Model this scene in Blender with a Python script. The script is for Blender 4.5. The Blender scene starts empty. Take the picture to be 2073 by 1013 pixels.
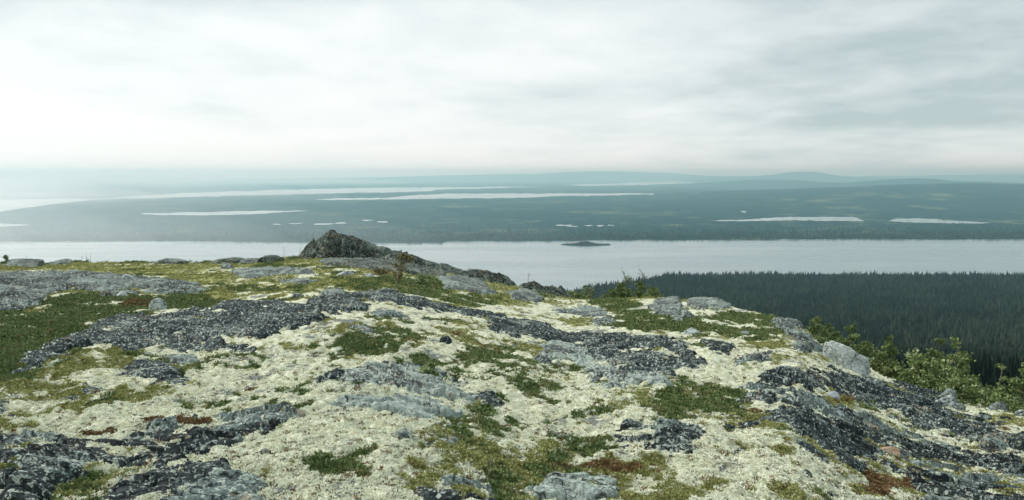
import bpy, bmesh, math, random
import numpy as np
from mathutils import Vector
D = bpy.data; SC = bpy.context.scene; COL = SC.collection
rad = math.radians
# ------------------------------------------------------------------ camera
FP, CX, CY, HZ = 1627.0, 1036.5, 506.5, 352.5          # focal (photo px), centre, horizon row
PITCH = math.atan((CY-HZ)/FP); CP, SP = math.cos(PITCH), math.sin(PITCH)
EYE = 250.0                                             # metres above the lake
cam = D.cameras.new('camera'); co = D.objects.new('camera', cam); COL.objects.link(co)
co.location = (0, 0, EYE); co.rotation_euler = (rad(90)-PITCH, 0, 0)
cam.sensor_width = 36; cam.lens = 36*FP/2073; cam.clip_start = .1; cam.clip_end = 300000
SC.camera = co
# ------------------------------------------------------------------ light
SUN_EL, SUN_AZ = 48, -55                                # behind the cloud, ahead and to the left
W = D.worlds.new('World'); SC.world = W; W.use_nodes = True
nt = W.node_tree; nt.nodes.clear()
def N(t, typ, **kw):
    n = t.nodes.new(typ)
    for k, v in kw.items():
        if k == 'inp':
            for a, b in v.items(): n.inputs[a].default_value = b
        else: setattr(n, k, v)
    return n
def L(t, a, ai, b, bi): t.links.new(a.outputs[ai], b.inputs[bi])
def M(t, op, a, b=None, c=None):
    n = t.nodes.new('ShaderNodeMath'); n.operation = op
    for i, v in enumerate((a, b, c)):
        if v is None: continue
        if isinstance(v, (int, float)): n.inputs[i].default_value = v
        else: t.links.new(v, n.inputs[i])
    return n.outputs[0]
def RAMP(t, fac, stops, interp='LINEAR'):
    n = t.nodes.new('ShaderNodeValToRGB'); n.color_ramp.interpolation = interp
    e = n.color_ramp.elements
    while len(e) < len(stops): e.new(.5)
    for q, (p, c) in zip(e, stops):
        q.position = p; q.color = (c, c, c, 1) if isinstance(c, (int, float)) else (*c, 1)
    t.links.new(fac, n.inputs[0]); return n.outputs[0]
def MIX(t, fac, a, b, mode='MIX'):
    n = t.nodes.new('ShaderNodeMix'); n.data_type = 'RGBA'; n.blend_type = mode
    for i, v in ((0, fac), (6, a), (7, b)):
        if isinstance(v, (int, float)): n.inputs[i].default_value = v
        elif isinstance(v, tuple): n.inputs[i].default_value = (*v, 1)
        else: t.links.new(v, n.inputs[i])
    return n.outputs[2]
def NOISE(t, vec, scale, detail=4, rough=.55, dist=0.):
    n = N(t, 'ShaderNodeTexNoise', inp={'Scale': scale, 'Detail': detail, 'Roughness': rough, 'Distortion': dist})
    if vec is not None: t.links.new(vec, n.inputs['Vector'])
    return n.outputs[0]
sky = N(nt, 'ShaderNodeTexSky', sky_type='NISHITA', sun_disc=False, sun_elevation=rad(SUN_EL), sun_rotation=rad(SUN_AZ))
bg1 = N(nt, 'ShaderNodeBackground', inp={'Strength': .1}); L(nt, sky, 0, bg1, 0)
tc = N(nt, 'ShaderNodeTexCoord'); sx = N(nt, 'ShaderNodeSeparateXYZ'); L(nt, tc, 'Generated', sx, 0)
X_, Y_, Z_ = sx.outputs
zc = M(nt, 'ADD', M(nt, 'MAXIMUM', Z_, 0.), .13)
cb = N(nt, 'ShaderNodeCombineXYZ')
nt.links.new(M(nt, 'DIVIDE', X_, zc), cb.inputs[0]); nt.links.new(M(nt, 'DIVIDE', M(nt, 'ADD', Y_, 7.), zc), cb.inputs[1])
nt.links.new(M(nt, 'DIVIDE', Y_, zc), cb.inputs[1])
mp = N(nt, 'ShaderNodeMapping', inp={'Location': (3.2, 4.7, 5.0), 'Scale': (.8, .75, 1)}); L(nt, cb, 0, mp, 0)
n1 = NOISE(nt, mp.outputs[0], 1.5, 10, .60, .15)
mp2 = N(nt, 'ShaderNodeMapping', inp={'Location': (8.1, 4.2, 1.0), 'Scale': (.3, .3, 1)}); L(nt, cb, 0, mp2, 0)
n2 = NOISE(nt, mp2.outputs[0], 1.3, 4, .5, .3)
grad = M(nt, 'ADD', M(nt, 'MULTIPLY', X_, .42), M(nt, 'MULTIPLY', M(nt, 'MINIMUM', Z_, .3), 1.7))
v = M(nt, 'ADD', M(nt, 'ADD', M(nt, 'MULTIPLY', n1, .85), M(nt, 'MULTIPLY', n2, .75)), M(nt, 'MULTIPLY', grad, .92))
ccol = RAMP(nt, v, [(.62, (1.0, 1.0, 1.0)), (.84, (.87, .935, .93)), (1.0, (.66, .765, .775)), (1.22/1.3, (.60, .71, .72))])
nt.nodes[-1].label = ''
rv = [n for n in nt.nodes if n.type == 'VALTORGB'][-1]
# the ramp only runs to 1: squeeze the sum into it
vs = M(nt, 'MULTIPLY', v, .72); nt.links.new(vs, rv.inputs[0])
for e, (p, c) in zip(rv.color_ramp.elements, [(.50, (.97, .98, .975)), (.63, (.90, .935, .93)), (.76, (.74, .805, .81)), (.94, (.47, .56, .575))]):
    e.position = p; e.color = (*c, 1)
bg2 = N(nt, 'ShaderNodeBackground', inp={'Strength': .565}); nt.links.new(ccol, bg2.inputs[0])
ms = N(nt, 'ShaderNodeMixShader', inp={0: .96}); L(nt, bg1, 0, ms, 1); L(nt, bg2, 0, ms, 2)
wo = N(nt, 'ShaderNodeOutputWorld'); L(nt, ms, 0, wo, 0)
sl = D.lights.new('sun', 'SUN'); sl.energy = 1.5; sl.angle = rad(16); sl.color = (1, .97, .9)
so = D.objects.new('sun', sl); COL.objects.link(so)
sd = Vector((math.sin(rad(SUN_AZ))*math.cos(rad(SUN_EL)), math.cos(rad(SUN_AZ))*math.cos(rad(SUN_EL)), math.sin(rad(SUN_EL))))
so.rotation_euler = sd.to_track_quat('Z', 'Y').to_euler(); so.location = sd*60+Vector((0, 0, EYE))
SC.view_settings.view_transform = 'Standard'; SC.view_settings.look = 'None'
SC.view_settings.exposure = .9; SC.view_settings.gamma = 1
SC.render.engine = 'CYCLES'; cy = SC.cycles
cy.use_denoising = True; cy.max_bounces = 8; cy.diffuse_bounces = 3; cy.glossy_bounces = 2; cy.volume_bounces = 5
cy.transparent_max_bounces = 8
# ------------------------------------------------------------------ maths
def ray(px, py):
    a = (np.asarray(px, float)-CX)/FP; b = (np.asarray(py, float)-CY)/FP
    y = CP-b*SP; z = -SP-b*CP
    return a/y, -z/y                                    # u = X/Y, t = drop/Y
def proj(X, Y, z):                                      # z relative to the eye
    fwd = Y*CP-z*SP; up = Y*SP+z*CP
    fwd = np.maximum(fwd, 1e-3)
    return CX+FP*X/fwd, CY-FP*up/fwd
def sm(a, b, x):
    x = np.clip((x-a)/(b-a), 0, 1); return x*x*(3-2*x)
def h2(ix, iy, seed):
    h = (ix.astype(np.int64)*374761393+iy.astype(np.int64)*668265263+seed*982451653) & 0x7fffffff
    h = ((h ^ (h >> 13))*1274126177) & 0x7fffffff
    return ((h ^ (h >> 16)) & 0xffff)/65535.0
def vn(x, y, seed=0):                                   # value noise -1..1
    ix = np.floor(x); iy = np.floor(y); fx = x-ix; fy = y-iy
    fx = fx*fx*fx*(fx*(fx*6-15)+10); fy = fy*fy*fy*(fy*(fy*6-15)+10)
    a = h2(ix, iy, seed); b = h2(ix+1, iy, seed); c = h2(ix, iy+1, seed); d = h2(ix+1, iy+1, seed)
    return 2*((a+(b-a)*fx)*(1-fy)+(c+(d-c)*fx)*fy)-1
def fbm(x, y, seed=0, o=4, g=.5):
    s = 0; a = 1; t = 0
    for k in range(o):
        s = s+a*vn(x*1.0, y*1.0, seed+k*17); t += a; a *= g
        x, y = 1.97*(x*.8+y*.6)+3.1, 1.97*(-x*.6+y*.8)+1.7
    return s/t
def cells(x, y, seed=0):                                # distance to nearest / second feature point
    ix = np.floor(x); iy = np.floor(y); f1 = np.full(x.shape, 9.); f2 = np.full(x.shape, 9.)
    for i in (-1, 0, 1):
        for j in (-1, 0, 1):
            px = ix+i+h2(ix+i, iy+j, seed); py = iy+j+h2(ix+i, iy+j, seed+5)
            d = np.hypot(x-px, y-py); f2 = np.minimum(f2, np.maximum(d, f1)); f1 = np.minimum(f1, d)
    return f1, f2
def cells_id(x, y, seed=0):
    ix = np.floor(x); iy = np.floor(y); f1 = np.full(x.shape, 9.); f2 = np.full(x.shape, 9.); idn = np.zeros(x.shape)
    for i in (-1, 0, 1):
        for j in (-1, 0, 1):
            px = ix+i+h2(ix+i, iy+j, seed); py = iy+j+h2(ix+i, iy+j, seed+5); d = np.hypot(x-px, y-py)
            c = d < f1; f2 = np.where(c, f1, np.minimum(f2, d)); idn = np.where(c, h2(ix+i, iy+j, seed+9), idn); f1 = np.where(c, d, f1)
    return f1, f2, idn
def mesh_np(name, V, F, mat=None, smooth=True, parent=None, origin=None, attrs=None):
    V = np.asarray(V, np.float64); F = np.asarray(F, np.int32); k = F.shape[1]
    if origin is not None: V = V-np.asarray(origin)
    me = D.meshes.new(name); me.vertices.add(len(V)); me.vertices.foreach_set('co', V.astype(np.float32).ravel())
    me.loops.add(F.size); me.loops.foreach_set('vertex_index', F.ravel())
    me.polygons.add(len(F)); me.polygons.foreach_set('loop_start', np.arange(0, F.size, k, dtype=np.int32))
    me.polygons.foreach_set('loop_total', np.full(len(F), k, np.int32))
    me.polygons.foreach_set('use_smooth', np.full(len(F), smooth, bool))
    if attrs:
        for an, av in attrs.items():
            at = me.color_attributes.new(an, 'FLOAT_COLOR', 'POINT')
            at.data.foreach_set('color', np.asarray(av, np.float32).ravel())
    me.update(calc_edges=True); me.validate()
    if mat: me.materials.append(mat)
    o = D.objects.new(name, me); COL.objects.link(o); o.parent = parent
    if origin is not None: o.location = origin
    return o
def tag(o, label=None, cat=None, group=None, kind=None):
    if label: o['label'] = label
    if cat: o['category'] = cat
    if group: o['group'] = group
    if kind: o['kind'] = kind
    return o
def gridfaces(nr, nc):
    i = np.arange(nr-1)[:, None]*nc+np.arange(nc-1)[None]
    return np.stack([i, i+1, i+nc+1, i+nc], -1).reshape(-1, 4)
# ------------------------------------------------------------------ materials
def newmat(name):
    m = D.materials.new(name); m.use_nodes = True; t = m.node_tree
    return m, t, t.nodes['Principled BSDF']
def setb(t, b, col, rough=.9, bump=None, bstr=.5, bdist=.02, spec=.25):
    if isinstance(col, tuple): b.inputs['Base Color'].default_value = (*col, 1)
    else: t.links.new(col, b.inputs['Base Color'])
    b.inputs['Roughness'].default_value = rough; b.inputs['Specular IOR Level'].default_value = spec
    if bump is not None:
        n = N(t, 'ShaderNodeBump', inp={'Strength': bstr, 'Distance': bdist}); t.links.new(bump, n.inputs['Height'])
        L(t, n, 0, b, 'Normal')
def pos(t): return N(t, 'ShaderNodeNewGeometry').outputs['Position']
def ground_mat():
    m, t, b = newmat('tundra'); P = pos(t)
    at = N(t, 'ShaderNodeVertexColor', layer_name='cover'); s = N(t, 'ShaderNodeSeparateColor'); L(t, at, 0, s, 0)
    G, Yl, R = s.outputs; A = at.outputs['Alpha']
    big = NOISE(t, P, 1.6, 4); mid = NOISE(t, P, 7, 5, .6); fine = NOISE(t, P, 34, 4, .65); vf = NOISE(t, P, 95, 3, .6)
    lich = MIX(t, RAMP(t, mid, [(.38, 0.), (.62, 1.)]), (.84, .85, .68), (.78, .80, .60))
    lich = MIX(t, RAMP(t, big, [(.50, 0.), (.70, .45)]), lich, (.74, .72, .54))
    lich = MIX(t, RAMP(t, fine, [(.33, .85), (.46, 0.)]), lich, (.36, .36, .20))
    lich = MIX(t, RAMP(t, NOISE(t, P, 3.1, 5, .65), [(.52, 0.), (.66, .4)]), lich, (.50, .51, .29))
    lich = MIX(t, RAMP(t, vf, [(.34, .9), (.43, 0.)]), lich, (.12, .11, .065))
    lich = MIX(t, RAMP(t, vf, [(.56, 0.), (.70, .6)]), lich, (.82, .80, .64))
    tone = NOISE(t, P, .9, 3); lich = MIX(t, RAMP(t, tone, [(.35, .5), (.5, 0.)]), lich, (.60, .64, .50))
    cl = N(t, 'ShaderNodeTexVoronoi', inp={'Scale': 11.}); t.links.new(P, cl.inputs['Vector']); lich = MIX(t, RAMP(t, cl.outputs[0], [(.45, 0.), (.75, .75)]), lich, (.42, .40, .26))  # cavity shade between lichen clumps, darkened in the colour
    bare = MIX(t, mid, (.05, .056, .06), (.30, .33, .31))
    bn = M(t, 'ADD', M(t, 'MULTIPLY', NOISE(t, P, 1.5, 6, .7), .75), M(t, 'MULTIPLY', mid, .25))
    lich = MIX(t, RAMP(t, bn, [(.548, 0.), (.57, .9)]), lich, bare)
    yel = MIX(t, fine, (.17, .17, .045), (.42, .42, .17))
    yel = MIX(t, RAMP(t, vf, [(.55, 0.), (.66, .6)]), yel, (.58, .56, .34))
    grn = MIX(t, RAMP(t, fine, [(.35, 0.), (.65, 1.)]), (.06, .09, .035), (.25, .30, .12))
    red = MIX(t, fine, (.075, .03, .012), (.26, .15, .06))
    yel = MIX(t, RAMP(t, bn, [(.562, 0.), (.585, .85)]), yel, bare)
    def fac(a, k=2.8): return RAMP(t, M(t, 'ADD', M(t, 'MULTIPLY', M(t, 'SUBTRACT', M(t, 'ADD', M(t, 'MULTIPLY', big, .35), M(t, 'ADD', M(t, 'MULTIPLY', mid, .4), M(t, 'MULTIPLY', fine, .45))), .6), k), a), [(.36, 0.), (.66, 1.)])
    c = MIX(t, fac(Yl), lich, yel); c = MIX(t, fac(R), c, red); c = MIX(t, fac(G), c, grn)
    flo = MIX(t, NOISE(t, P, .02, 5), (.018, .026, .018), (.045, .055, .03))
    c = MIX(t, A, flo, c)
    hgt = M(t, 'ADD', M(t, 'MULTIPLY', fine, .7), M(t, 'MULTIPLY', vf, .4))
    setb(t, b, c, .95, hgt, .9, .03, .1); return m
def rock_mat(name, pale, dark=(.020, .026, .028), grey=(.16, .20, .195), white=(.42, .47, .42), warm=.0, crack=False, edge=0.):
    m, t, b = newmat(name); P = pos(t)
    zone = NOISE(t, P, 1.3, 6, .7); mid = NOISE(t, P, 6.5, 6, .7); sp = NOISE(t, P, 24, 3, .6, .3); fi = NOISE(t, P, 70, 3, .6)
    base = MIX(t, RAMP(t, mid, [(.3, 0.), (.7, 1.)]), dark, tuple(d*1.9+.008 for d in dark))
    k = M(t, 'ADD', M(t, 'ADD', M(t, 'MULTIPLY', mid, .5), M(t, 'MULTIPLY', zone, .85)), M(t, 'MULTIPLY', sp, .55))
    k = M(t, 'ADD', k, M(t, 'MULTIPLY', M(t, 'SUBTRACT', NOISE(t, P, .8, 3), .5), 1.2))
    base = MIX(t, RAMP(t, k, [(1.055-.14*pale, 0.), (min(1., 1.12-.14*pale), .95)]), base, grey)
    k2 = M(t, 'ADD', M(t, 'MULTIPLY', sp, .85), M(t, 'ADD', M(t, 'MULTIPLY', zone, .35), M(t, 'MULTIPLY', fi, .25)))
    vo_ = N(t, 'ShaderNodeTexVoronoi', inp={'Scale': 24., 'Randomness': 1.}); wv = N(t, 'ShaderNodeVectorMath', operation='MULTIPLY_ADD'); wn_ = N(t, 'ShaderNodeTexNoise', inp={'Scale': 30., 'Detail': 2.}); t.links.new(P, wn_.inputs['Vector'])
    t.links.new(wn_.outputs[1], wv.inputs[0]); wv.inputs[1].default_value = (.05, .05, .05); t.links.new(P, wv.inputs[2]); L(t, wv, 0, vo_, 'Vector')
    sk = N(t, 'ShaderNodeSeparateColor'); L(t, vo_, 'Color', sk, 0)
    rads = M(t, 'MULTIPLY', M(t, 'ADD', M(t, 'MULTIPLY', sk.outputs[0], 1.0), M(t, 'MULTIPLY', M(t, 'SUBTRACT', NOISE(t, P, 1.6, 7, .75), .5), 4.4)), .34+.10*pale)
    spot = RAMP(t, M(t, 'SUBTRACT', rads, vo_.outputs[0]), [(0., 0.), (.035, 1.)])
    base = MIX(t, M(t, 'MULTIPLY', spot, .9), base, MIX(t, sk.outputs[1], white, grey))
    vb = N(t, 'ShaderNodeTexVoronoi', inp={'Scale': 9., 'Randomness': 1.}); wb = N(t, 'ShaderNodeVectorMath', operation='MULTIPLY_ADD'); t.links.new(wn_.outputs[1], wb.inputs[0]); wb.inputs[1].default_value = (.11, .11, .11); t.links.new(P, wb.inputs[2]); L(t, wb, 0, vb, 'Vector')
    sb = N(t, 'ShaderNodeSeparateColor'); L(t, vb, 'Color', sb, 0)
    rb = M(t, 'MULTIPLY', M(t, 'SUBTRACT', M(t, 'ADD', sb.outputs[0], M(t, 'MULTIPLY', M(t, 'SUBTRACT', zone, .5), 2.)), .42), .75)
    base = MIX(t, M(t, 'MULTIPLY', RAMP(t, M(t, 'SUBTRACT', rb, vb.outputs[0]), [(0., 0.), (.03, 1.)]), .8), base, MIX(t, fi, grey, (.40, .49, .40)))
    base = MIX(t, RAMP(t, k2, [(.855-.09*pale, 0.), (.895-.09*pale, .95)]), base, white)
    k3 = M(t, 'ADD', M(t, 'MULTIPLY', NOISE(t, P, 15, 3, .6), .8), M(t, 'MULTIPLY', NOISE(t, P, 1.7, 2), .5))
    base = MIX(t, RAMP(t, k3, [(.77-.1*warm, 0.), (.83-.1*warm, .75)]), base, (.36, .30, .20))
    base = MIX(t, RAMP(t, fi, [(.33, .7), (.43, 0.)]), base, dark)
    hg = M(t, 'ADD', M(t, 'MULTIPLY', mid, .8), M(t, 'ADD', M(t, 'MULTIPLY', sp, .5), M(t, 'MULTIPLY', fi, .25)))
    if crack:
        vo = N(t, 'ShaderNodeTexVoronoi', feature='DISTANCE_TO_EDGE', inp={'Scale': 2.6}); 
        md = N(t, 'ShaderNodeVectorMath', operation='ADD'); t.links.new(P, md.inputs[0])
        wn = N(t, 'ShaderNodeTexNoise', inp={'Scale': 3.}); t.links.new(P, wn.inputs['Vector']); t.links.new(wn.outputs[1], md.inputs[1])
        L(t, md, 0, vo, 'Vector')
        cr = RAMP(t, vo.outputs[0], [(.0, 1.), (.022, 0.)]); base = MIX(t, M(t, 'MULTIPLY', cr, .9), base, (.03, .033, .03))
        hg = M(t, 'SUBTRACT', hg, M(t, 'MULTIPLY', cr, .8))
    setb(t, b, base, .85, hg, .8, .035, .14); return m
def leaf_mat(name, c1, c2, c3=None):
    m, t, b = newmat(name); P = pos(t)
    g = N(t, 'ShaderNodeNewGeometry').outputs['Random Per Island']
    c = MIX(t, g, c1, c2)
    if c3: c = MIX(t, RAMP(t, NOISE(t, P, 5, 2), [(.52, 0.), (.62, .8)]), c, c3)
    setb(t, b, c, .75, spec=.2); b.inputs['Subsurface Weight'].default_value = 0.
    return m
MG = ground_mat()
ROCK = {'dark': rock_mat('dark_gneiss', 0.62, crack=True, dark=(.016, .025, .028), grey=(.065, .085, .085), white=(.50, .56, .50)), 'mid': rock_mat('speckled_gneiss', .78, crack=True, grey=(.15, .195, .185), white=(.46, .52, .46)),
        'pale': rock_mat('pale_gneiss', 1.25, dark=(.06, .068, .07), grey=(.29, .345, .32), white=(.46, .53, .46), crack=True),
        'grey': rock_mat('grey_gneiss', 1.0, crack=True, dark=(.05, .058, .06), grey=(.21, .26, .24), white=(.42, .49, .42)),
        'knoll': rock_mat('weathered_gneiss', .75, dark=(.014, .019, .018), grey=(.09, .12, .105), white=(.36, .41, .34), warm=.35),
        'boulder': rock_mat('boulder_granite', .95, crack=True, dark=(.10, .115, .11), grey=(.44, .49, .48), white=(.56, .61, .57)),
        'blue': rock_mat('blue_grey_stone', 1.5, dark=(.12, .14, .16), grey=(.33, .38, .42), white=(.42, .46, .48)),
        'rust': rock_mat('rusty_stone', 1.2, dark=(.16, .08, .05), grey=(.48, .27, .17), white=(.50, .38, .28))}
# ------------------------------------------------------------------ near terrain
CREST = [  # photo x, crest y, distance of the crest
 (-2600, 600, 30), (-900, 560, 34), (-300, 540, 38), (0, 533, 40), (60, 536, 40), (150, 531, 40), (300, 533, 40), (340, 531, 40), (400, 534, 40), (440, 530, 40), (480, 531, 40),
 (560, 524, 40), (610, 521, 38), (700, 520, 38), (780, 524, 37), (850, 540, 36), (930, 556, 35), (1000, 572, 34), (1040, 578, 34), (1100, 592, 33),
 (1150, 604, 32), (1200, 607, 31), (1300, 605, 30), (1380, 607, 29), (1450, 612, 27), (1500, 628, 25), (1560, 640, 22.5),
 (1620, 664, 20.5), (1660, 700, 18.5), (1700, 726, 18), (1785, 768, 17), (1850, 795, 16.3), (1940, 822, 15.5), (2000, 838, 14.8), (2073, 855, 14), (2400, 960, 12), (4500, 1500, 9)]
ca = np.array(CREST, float); cu, ct = ray(ca[:, 0], ca[:, 1]); cd = ca[:, 2]
cu[0], cu[-1] = -1.6, 1.6; ct[-1] = .52; ct[0] = .16
def crest(u): return np.interp(u, cu, ct), np.interp(u, cu, cd)
H0 = 1.75
FY = np.log(np.array([6, 14, 40, 100, 200, 300, 500, 900, 1300, 1550, 1700, 1950, 2600, 4000.]))
FZ = -np.array([2, 4.2, 11.5, 30, 57, 80, 122, 187, 222, 237, 244, 247.5, 255, 255.])
def shore(u):                                           # near shore distance by direction
    xs, _ = ray(np.array([900, 1100, 1200, 1328, 1342, 1500, 2073, 3000]), np.full(8, 560.))
    return np.interp(u, xs, [1500, 1560, 1745, 1893, 1955, 1960, 1960, 1960])
def base_z(u, Y):
    tcu, D_ = crest(u); b = tcu-H0/D_
    zn = -(H0+b*Y)
    zcr = -tcu*D_
    F = np.interp(np.log(np.maximum(Y, 1)), FY, FZ); FD = np.interp(np.log(D_), FY, FZ)
    s = shore(u); F = np.where(Y > s*.93, np.minimum(F, -247.5+(-8)*sm(s*.98, s*1.08, Y)), F)
    zf = F+(zcr-FD)*np.exp(-np.maximum(Y-D_, 0)/45)
    k = sm(-.6, .9, (Y-D_)/np.maximum(D_*.06, 1))
    return zn*(1-k)+zf*k
NCI, NCO = 1340, 130
U = np.concatenate([np.linspace(-1.5, -.70, NCO)[:-1], np.linspace(-.70, .70, NCI), np.linspace(.70, 1.5, NCO)[1:]])
NR = 640
tU, dU = crest(U); bU = tU-H0/dU
tt = np.linspace(.46, 1.0, 0)
s = np.linspace(0, 1, NR)
Yn = H0/(np.maximum(.47-bU, .05)[None]*(1-s[:, None])+(H0/dU)[None]*s[:, None])     # uniform in image rows up to the crest
Yfirst = np.linspace(.35, 1, 14)[:-1, None]*Yn[0][None]
g = np.linspace(0, 1, 150)[1:, None]**1.3
Yfar = dU[None]*(2700/dU[None])**g
YY = np.concatenate([Yfirst, Yn, Yfar], 0); NRT = YY.shape[0]
UU = np.broadcast_to(U[None], YY.shape)
XX = UU*YY
sp_ = np.gradient(YY, axis=0)                          # row spacing, to fade noise too fine for the mesh
ZB = base_z(UU, YY)
near = 1-sm(1.05, 1.6, YY/crest(UU)[1])
cf = 1-.6*sm(.75, 1.0, YY/crest(UU)[1])
def fd(w): return np.clip(w/(2.2*sp_)-.5, 0, 1)
ZM = ZB+near*(cf*.13*fbm(XX/3.1, YY/3.1, 3, 3)+.07*cf*fbm(XX/.9, YY/.9, 9, 3)*fd(.9))
ZM += (1-near)*3.5*fbm(XX/60, YY/60, 31, 3)*sm(60, 200, YY)*(1-sm(1500, 1900, YY))
f1, f2 = cells(XX/.16+.6*fbm(XX/.2, YY/.2, 4, 2), YY/.16+.6*fbm(XX/.2, YY/.2, 5, 2), 2)
g1, g2 = cells(XX/.055, YY/.055, 12)
hum = .05*(1-cells(XX/.24, YY/.24, 19)[0])*fd(.24)+.06*(1-cells(XX/.42+.5*fbm(XX/.5, YY/.5, 4, 3), YY/.42+.5*fbm(XX/.5, YY/.5, 5, 3), 14)[0])*fd(.42); billow = (hum+.036*(1-f1)*fd(.16)+.016*(1-g1)*fd(.055)+.012*fbm(XX/.03, YY/.03, 6, 2)*fd(.03))*near
# photo position of each vertex
PX, PY = proj(XX, YY, ZM)
wx = fbm(XX/.5, YY/.5, 41, 4, .6); wy = fbm(XX/.5, YY/.5, 47, 4, .6)
pw = np.clip((PY-500)/220, .25, 2.1)
WX = PX+16*pw*wx; WY = PY+7*pw*wy*np.clip((PY-500)/150, .25, 1.5)
# ---- plant cover traced from the photograph: (x, y, rx, ry, strength)
GREEN = [(-10, 700, 150, 60, 1.1), (60, 665, 130, 42, 1.1), (170, 640, 110, 32, 1.1), (240, 620, 80, 20, .8), (10, 760, 60, 40, .8), (250, 655, 90, 16, .8), (385, 612, 60, 20, .9),
 (480, 590, 80, 12, .6), (590, 590, 60, 9, .8), (650, 585, 70, 9, .55), (700, 560, 60, 8, .45), (780, 580, 80, 18, .7), (860, 585, 60, 18, .85), (960, 608, 80, 14, .95), (1060, 600, 60, 9, .5),
 (765, 703, 88, 26, 1.15), (700, 700, 60, 16, .7), (500, 745, 90, 24, .50), (985, 750, 75, 30, .75), (1070, 765, 70, 26, .65), (1090, 790, 60, 18, .5), (1045, 818, 36, 26, .9), (1400, 822, 88, 32, 1.2), (1330, 800, 50, 14, .6),
 (1290, 645, 70, 16, .8), (1330, 662, 110, 16, .95), (1430, 655, 120, 24, .85), (1530, 668, 80, 22, .8), (1250, 618, 50, 12, .85), (965, 882, 78, 42, .95), (675, 968, 55, 20, .85), (690, 930, 70, 18, .55), (630, 960, 60, 10, .5),
 (1195, 925, 62, 20, .75), (1130, 945, 26, 13, .9), (1200, 847, 70, 16, .55), (1095, 860, 60, 16, .4), (865, 748, 40, 16, .8), (1480, 690, 80, 10, .6), (1720, 830, 60, 12, .3), (1925, 865, 30, 18, .6), (1760, 770, 30, 5, .4), (560, 540, 60, 5, .6), (470, 522, 60, 6, .7), (600, 521, 50, 5, .7), (250, 533, 300, 4, .5), (2020, 850, 60, 8, .5), (1850, 800, 60, 5, .3), (880, 660, 40, 10, .35)]
YELLOW = [(60, 540, 160, 12, .6), (300, 545, 220, 14, .62), (450, 565, 130, 22, .6), (560, 560, 120, 18, .5), (480, 600, 160, 18, .45), (200, 745, 110, 30, .95), (90, 790, 100, 26, .85), (160, 770, 100, 26, .6), (430, 735, 110, 14, .5), (760, 575, 120, 16, .6),
 (720, 545, 100, 16, .5), (900, 690, 130, 40, .42), (960, 655, 120, 16, .35), (1130, 645, 60, 8, .7), (1200, 655, 110, 14, .5), (1560, 710, 80, 9, .9), (1620, 735, 70, 9, .95), (1500, 690, 90, 10, .6), (1600, 690, 80, 8, .5), (1700, 760, 100, 8, .4), (1950, 850, 140, 8, .45),
 (1100, 610, 100, 10, .5), (640, 930, 120, 30, .42), (860, 930, 150, 26, .35), (1250, 960, 180, 30, .42), (1480, 1005, 60, 14, .8), (440, 810, 60, 10, .5), (1180, 880, 120, 30, .32), (1930, 920, 60, 14, .6), (520, 990, 40, 20, .6), (1720, 828, 70, 14, .8), (1380, 680, 90, 10, .5), (1000, 860, 30, 40, .4), (1050, 980, 200, 30, .3)]
RED = [(262, 620, 50, 20, .95), (180, 655, 60, 8, .5), (50, 549, 60, 3, .8), (365, 873, 90, 12, 1.05), (430, 862, 40, 12, .9), (225, 898, 60, 6, .7), (960, 742, 60, 14, .6), (1110, 757, 70, 9, .8), (650, 815, 60, 10, .55), (700, 830, 40, 14, .5), (620, 850, 30, 8, .5),
 (1240, 636, 60, 6, .8), (1400, 640, 120, 12, .45), (1560, 650, 70, 14, .55), (880, 700, 50, 10, .5), (900, 690, 60, 8, .3), (1720, 826, 40, 12, .8), (1780, 1000, 60, 16, 1.0), (1210, 970, 70, 14, .8), (1290, 686, 50, 8, .4), (1530, 852, 25, 8, .9), (505, 817, 30, 8, .8), (490, 815, 20, 10, .8), (2020, 890, 50, 10, .7), (1480, 985, 30, 10, .5), (620, 522, 40, 4, .7), (690, 945, 30, 8, .6)]
def cover(lst):
    m = np.zeros(XX.shape)
    for x, y, rx, ry, k in lst:
        e = ((WX-x)/(rx*1.15))**2+((WY-y)/(ry*1.1))**2
        m = np.maximum(m, k*np.clip((1.6-e)/1.3, 0, 1)*(e < 1.6))
    return m
cg, cyl, cr = cover(GREEN), cover(YELLOW), cover(RED)
outf = sm(0, 260, -PX)+sm(0, 260, PX-2073)+sm(0, 150, PY-1040)
rn = fbm(XX/1.6, YY/1.6, 77, 3)
cg = np.maximum(cg, outf*sm(.1, .5, rn)); cyl = np.maximum(cyl, .28+.45*rn)
far_ = 1-sm(585, 660, PY); cyl = np.maximum(cyl, (.62+.45*fbm(XX/1.1, YY/1.1, 78, 3))*far_); cg = np.maximum(cg, (.18+.75*fbm(XX/1.3, YY/1.6, 79, 4, .6))*far_)
fw = fd(.5)*1.0
NN = .5*fbm(XX/.55, YY/.6, 51, 4, .62)*fw+.42*fbm(XX/1.7, YY/1.9, 50, 4, .6)+.35*fbm(XX/.13, YY/.15, 53, 3, .6)*fd(.15)
N2 = .5*fbm(XX/.5, YY/.55, 57, 4, .62)*fw+.42*fbm(XX/1.5, YY/1.8, 56, 4, .6)+.35*fbm(XX/.11, YY/.13, 59, 3, .6)*fd(.13)
N4 = fbm(XX/.24, YY/.28, 131, 3, .65)*fd(.26)
cg = sm(.26, .66, cg*.54+NN*1.0+.32*N4+.05+.02*far_); cyl = sm(.24, .8, cyl*.62+N2*.95+.35*N4+.04+.22*far_); cr = sm(.30, .75, cr*.58+.85*N2-.2*N4+.02)
Z = ZM+billow*(1-.5*np.clip(cg, 0, 1))
COV = np.stack([cg, cyl, cr, near], -1)
tundra = mesh_np('ground', np.stack([XX, YY, Z+EYE], -1).reshape(-1, 3), gridfaces(NRT, len(U)), MG, attrs={'cover': COV.reshape(-1, 4)})
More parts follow.
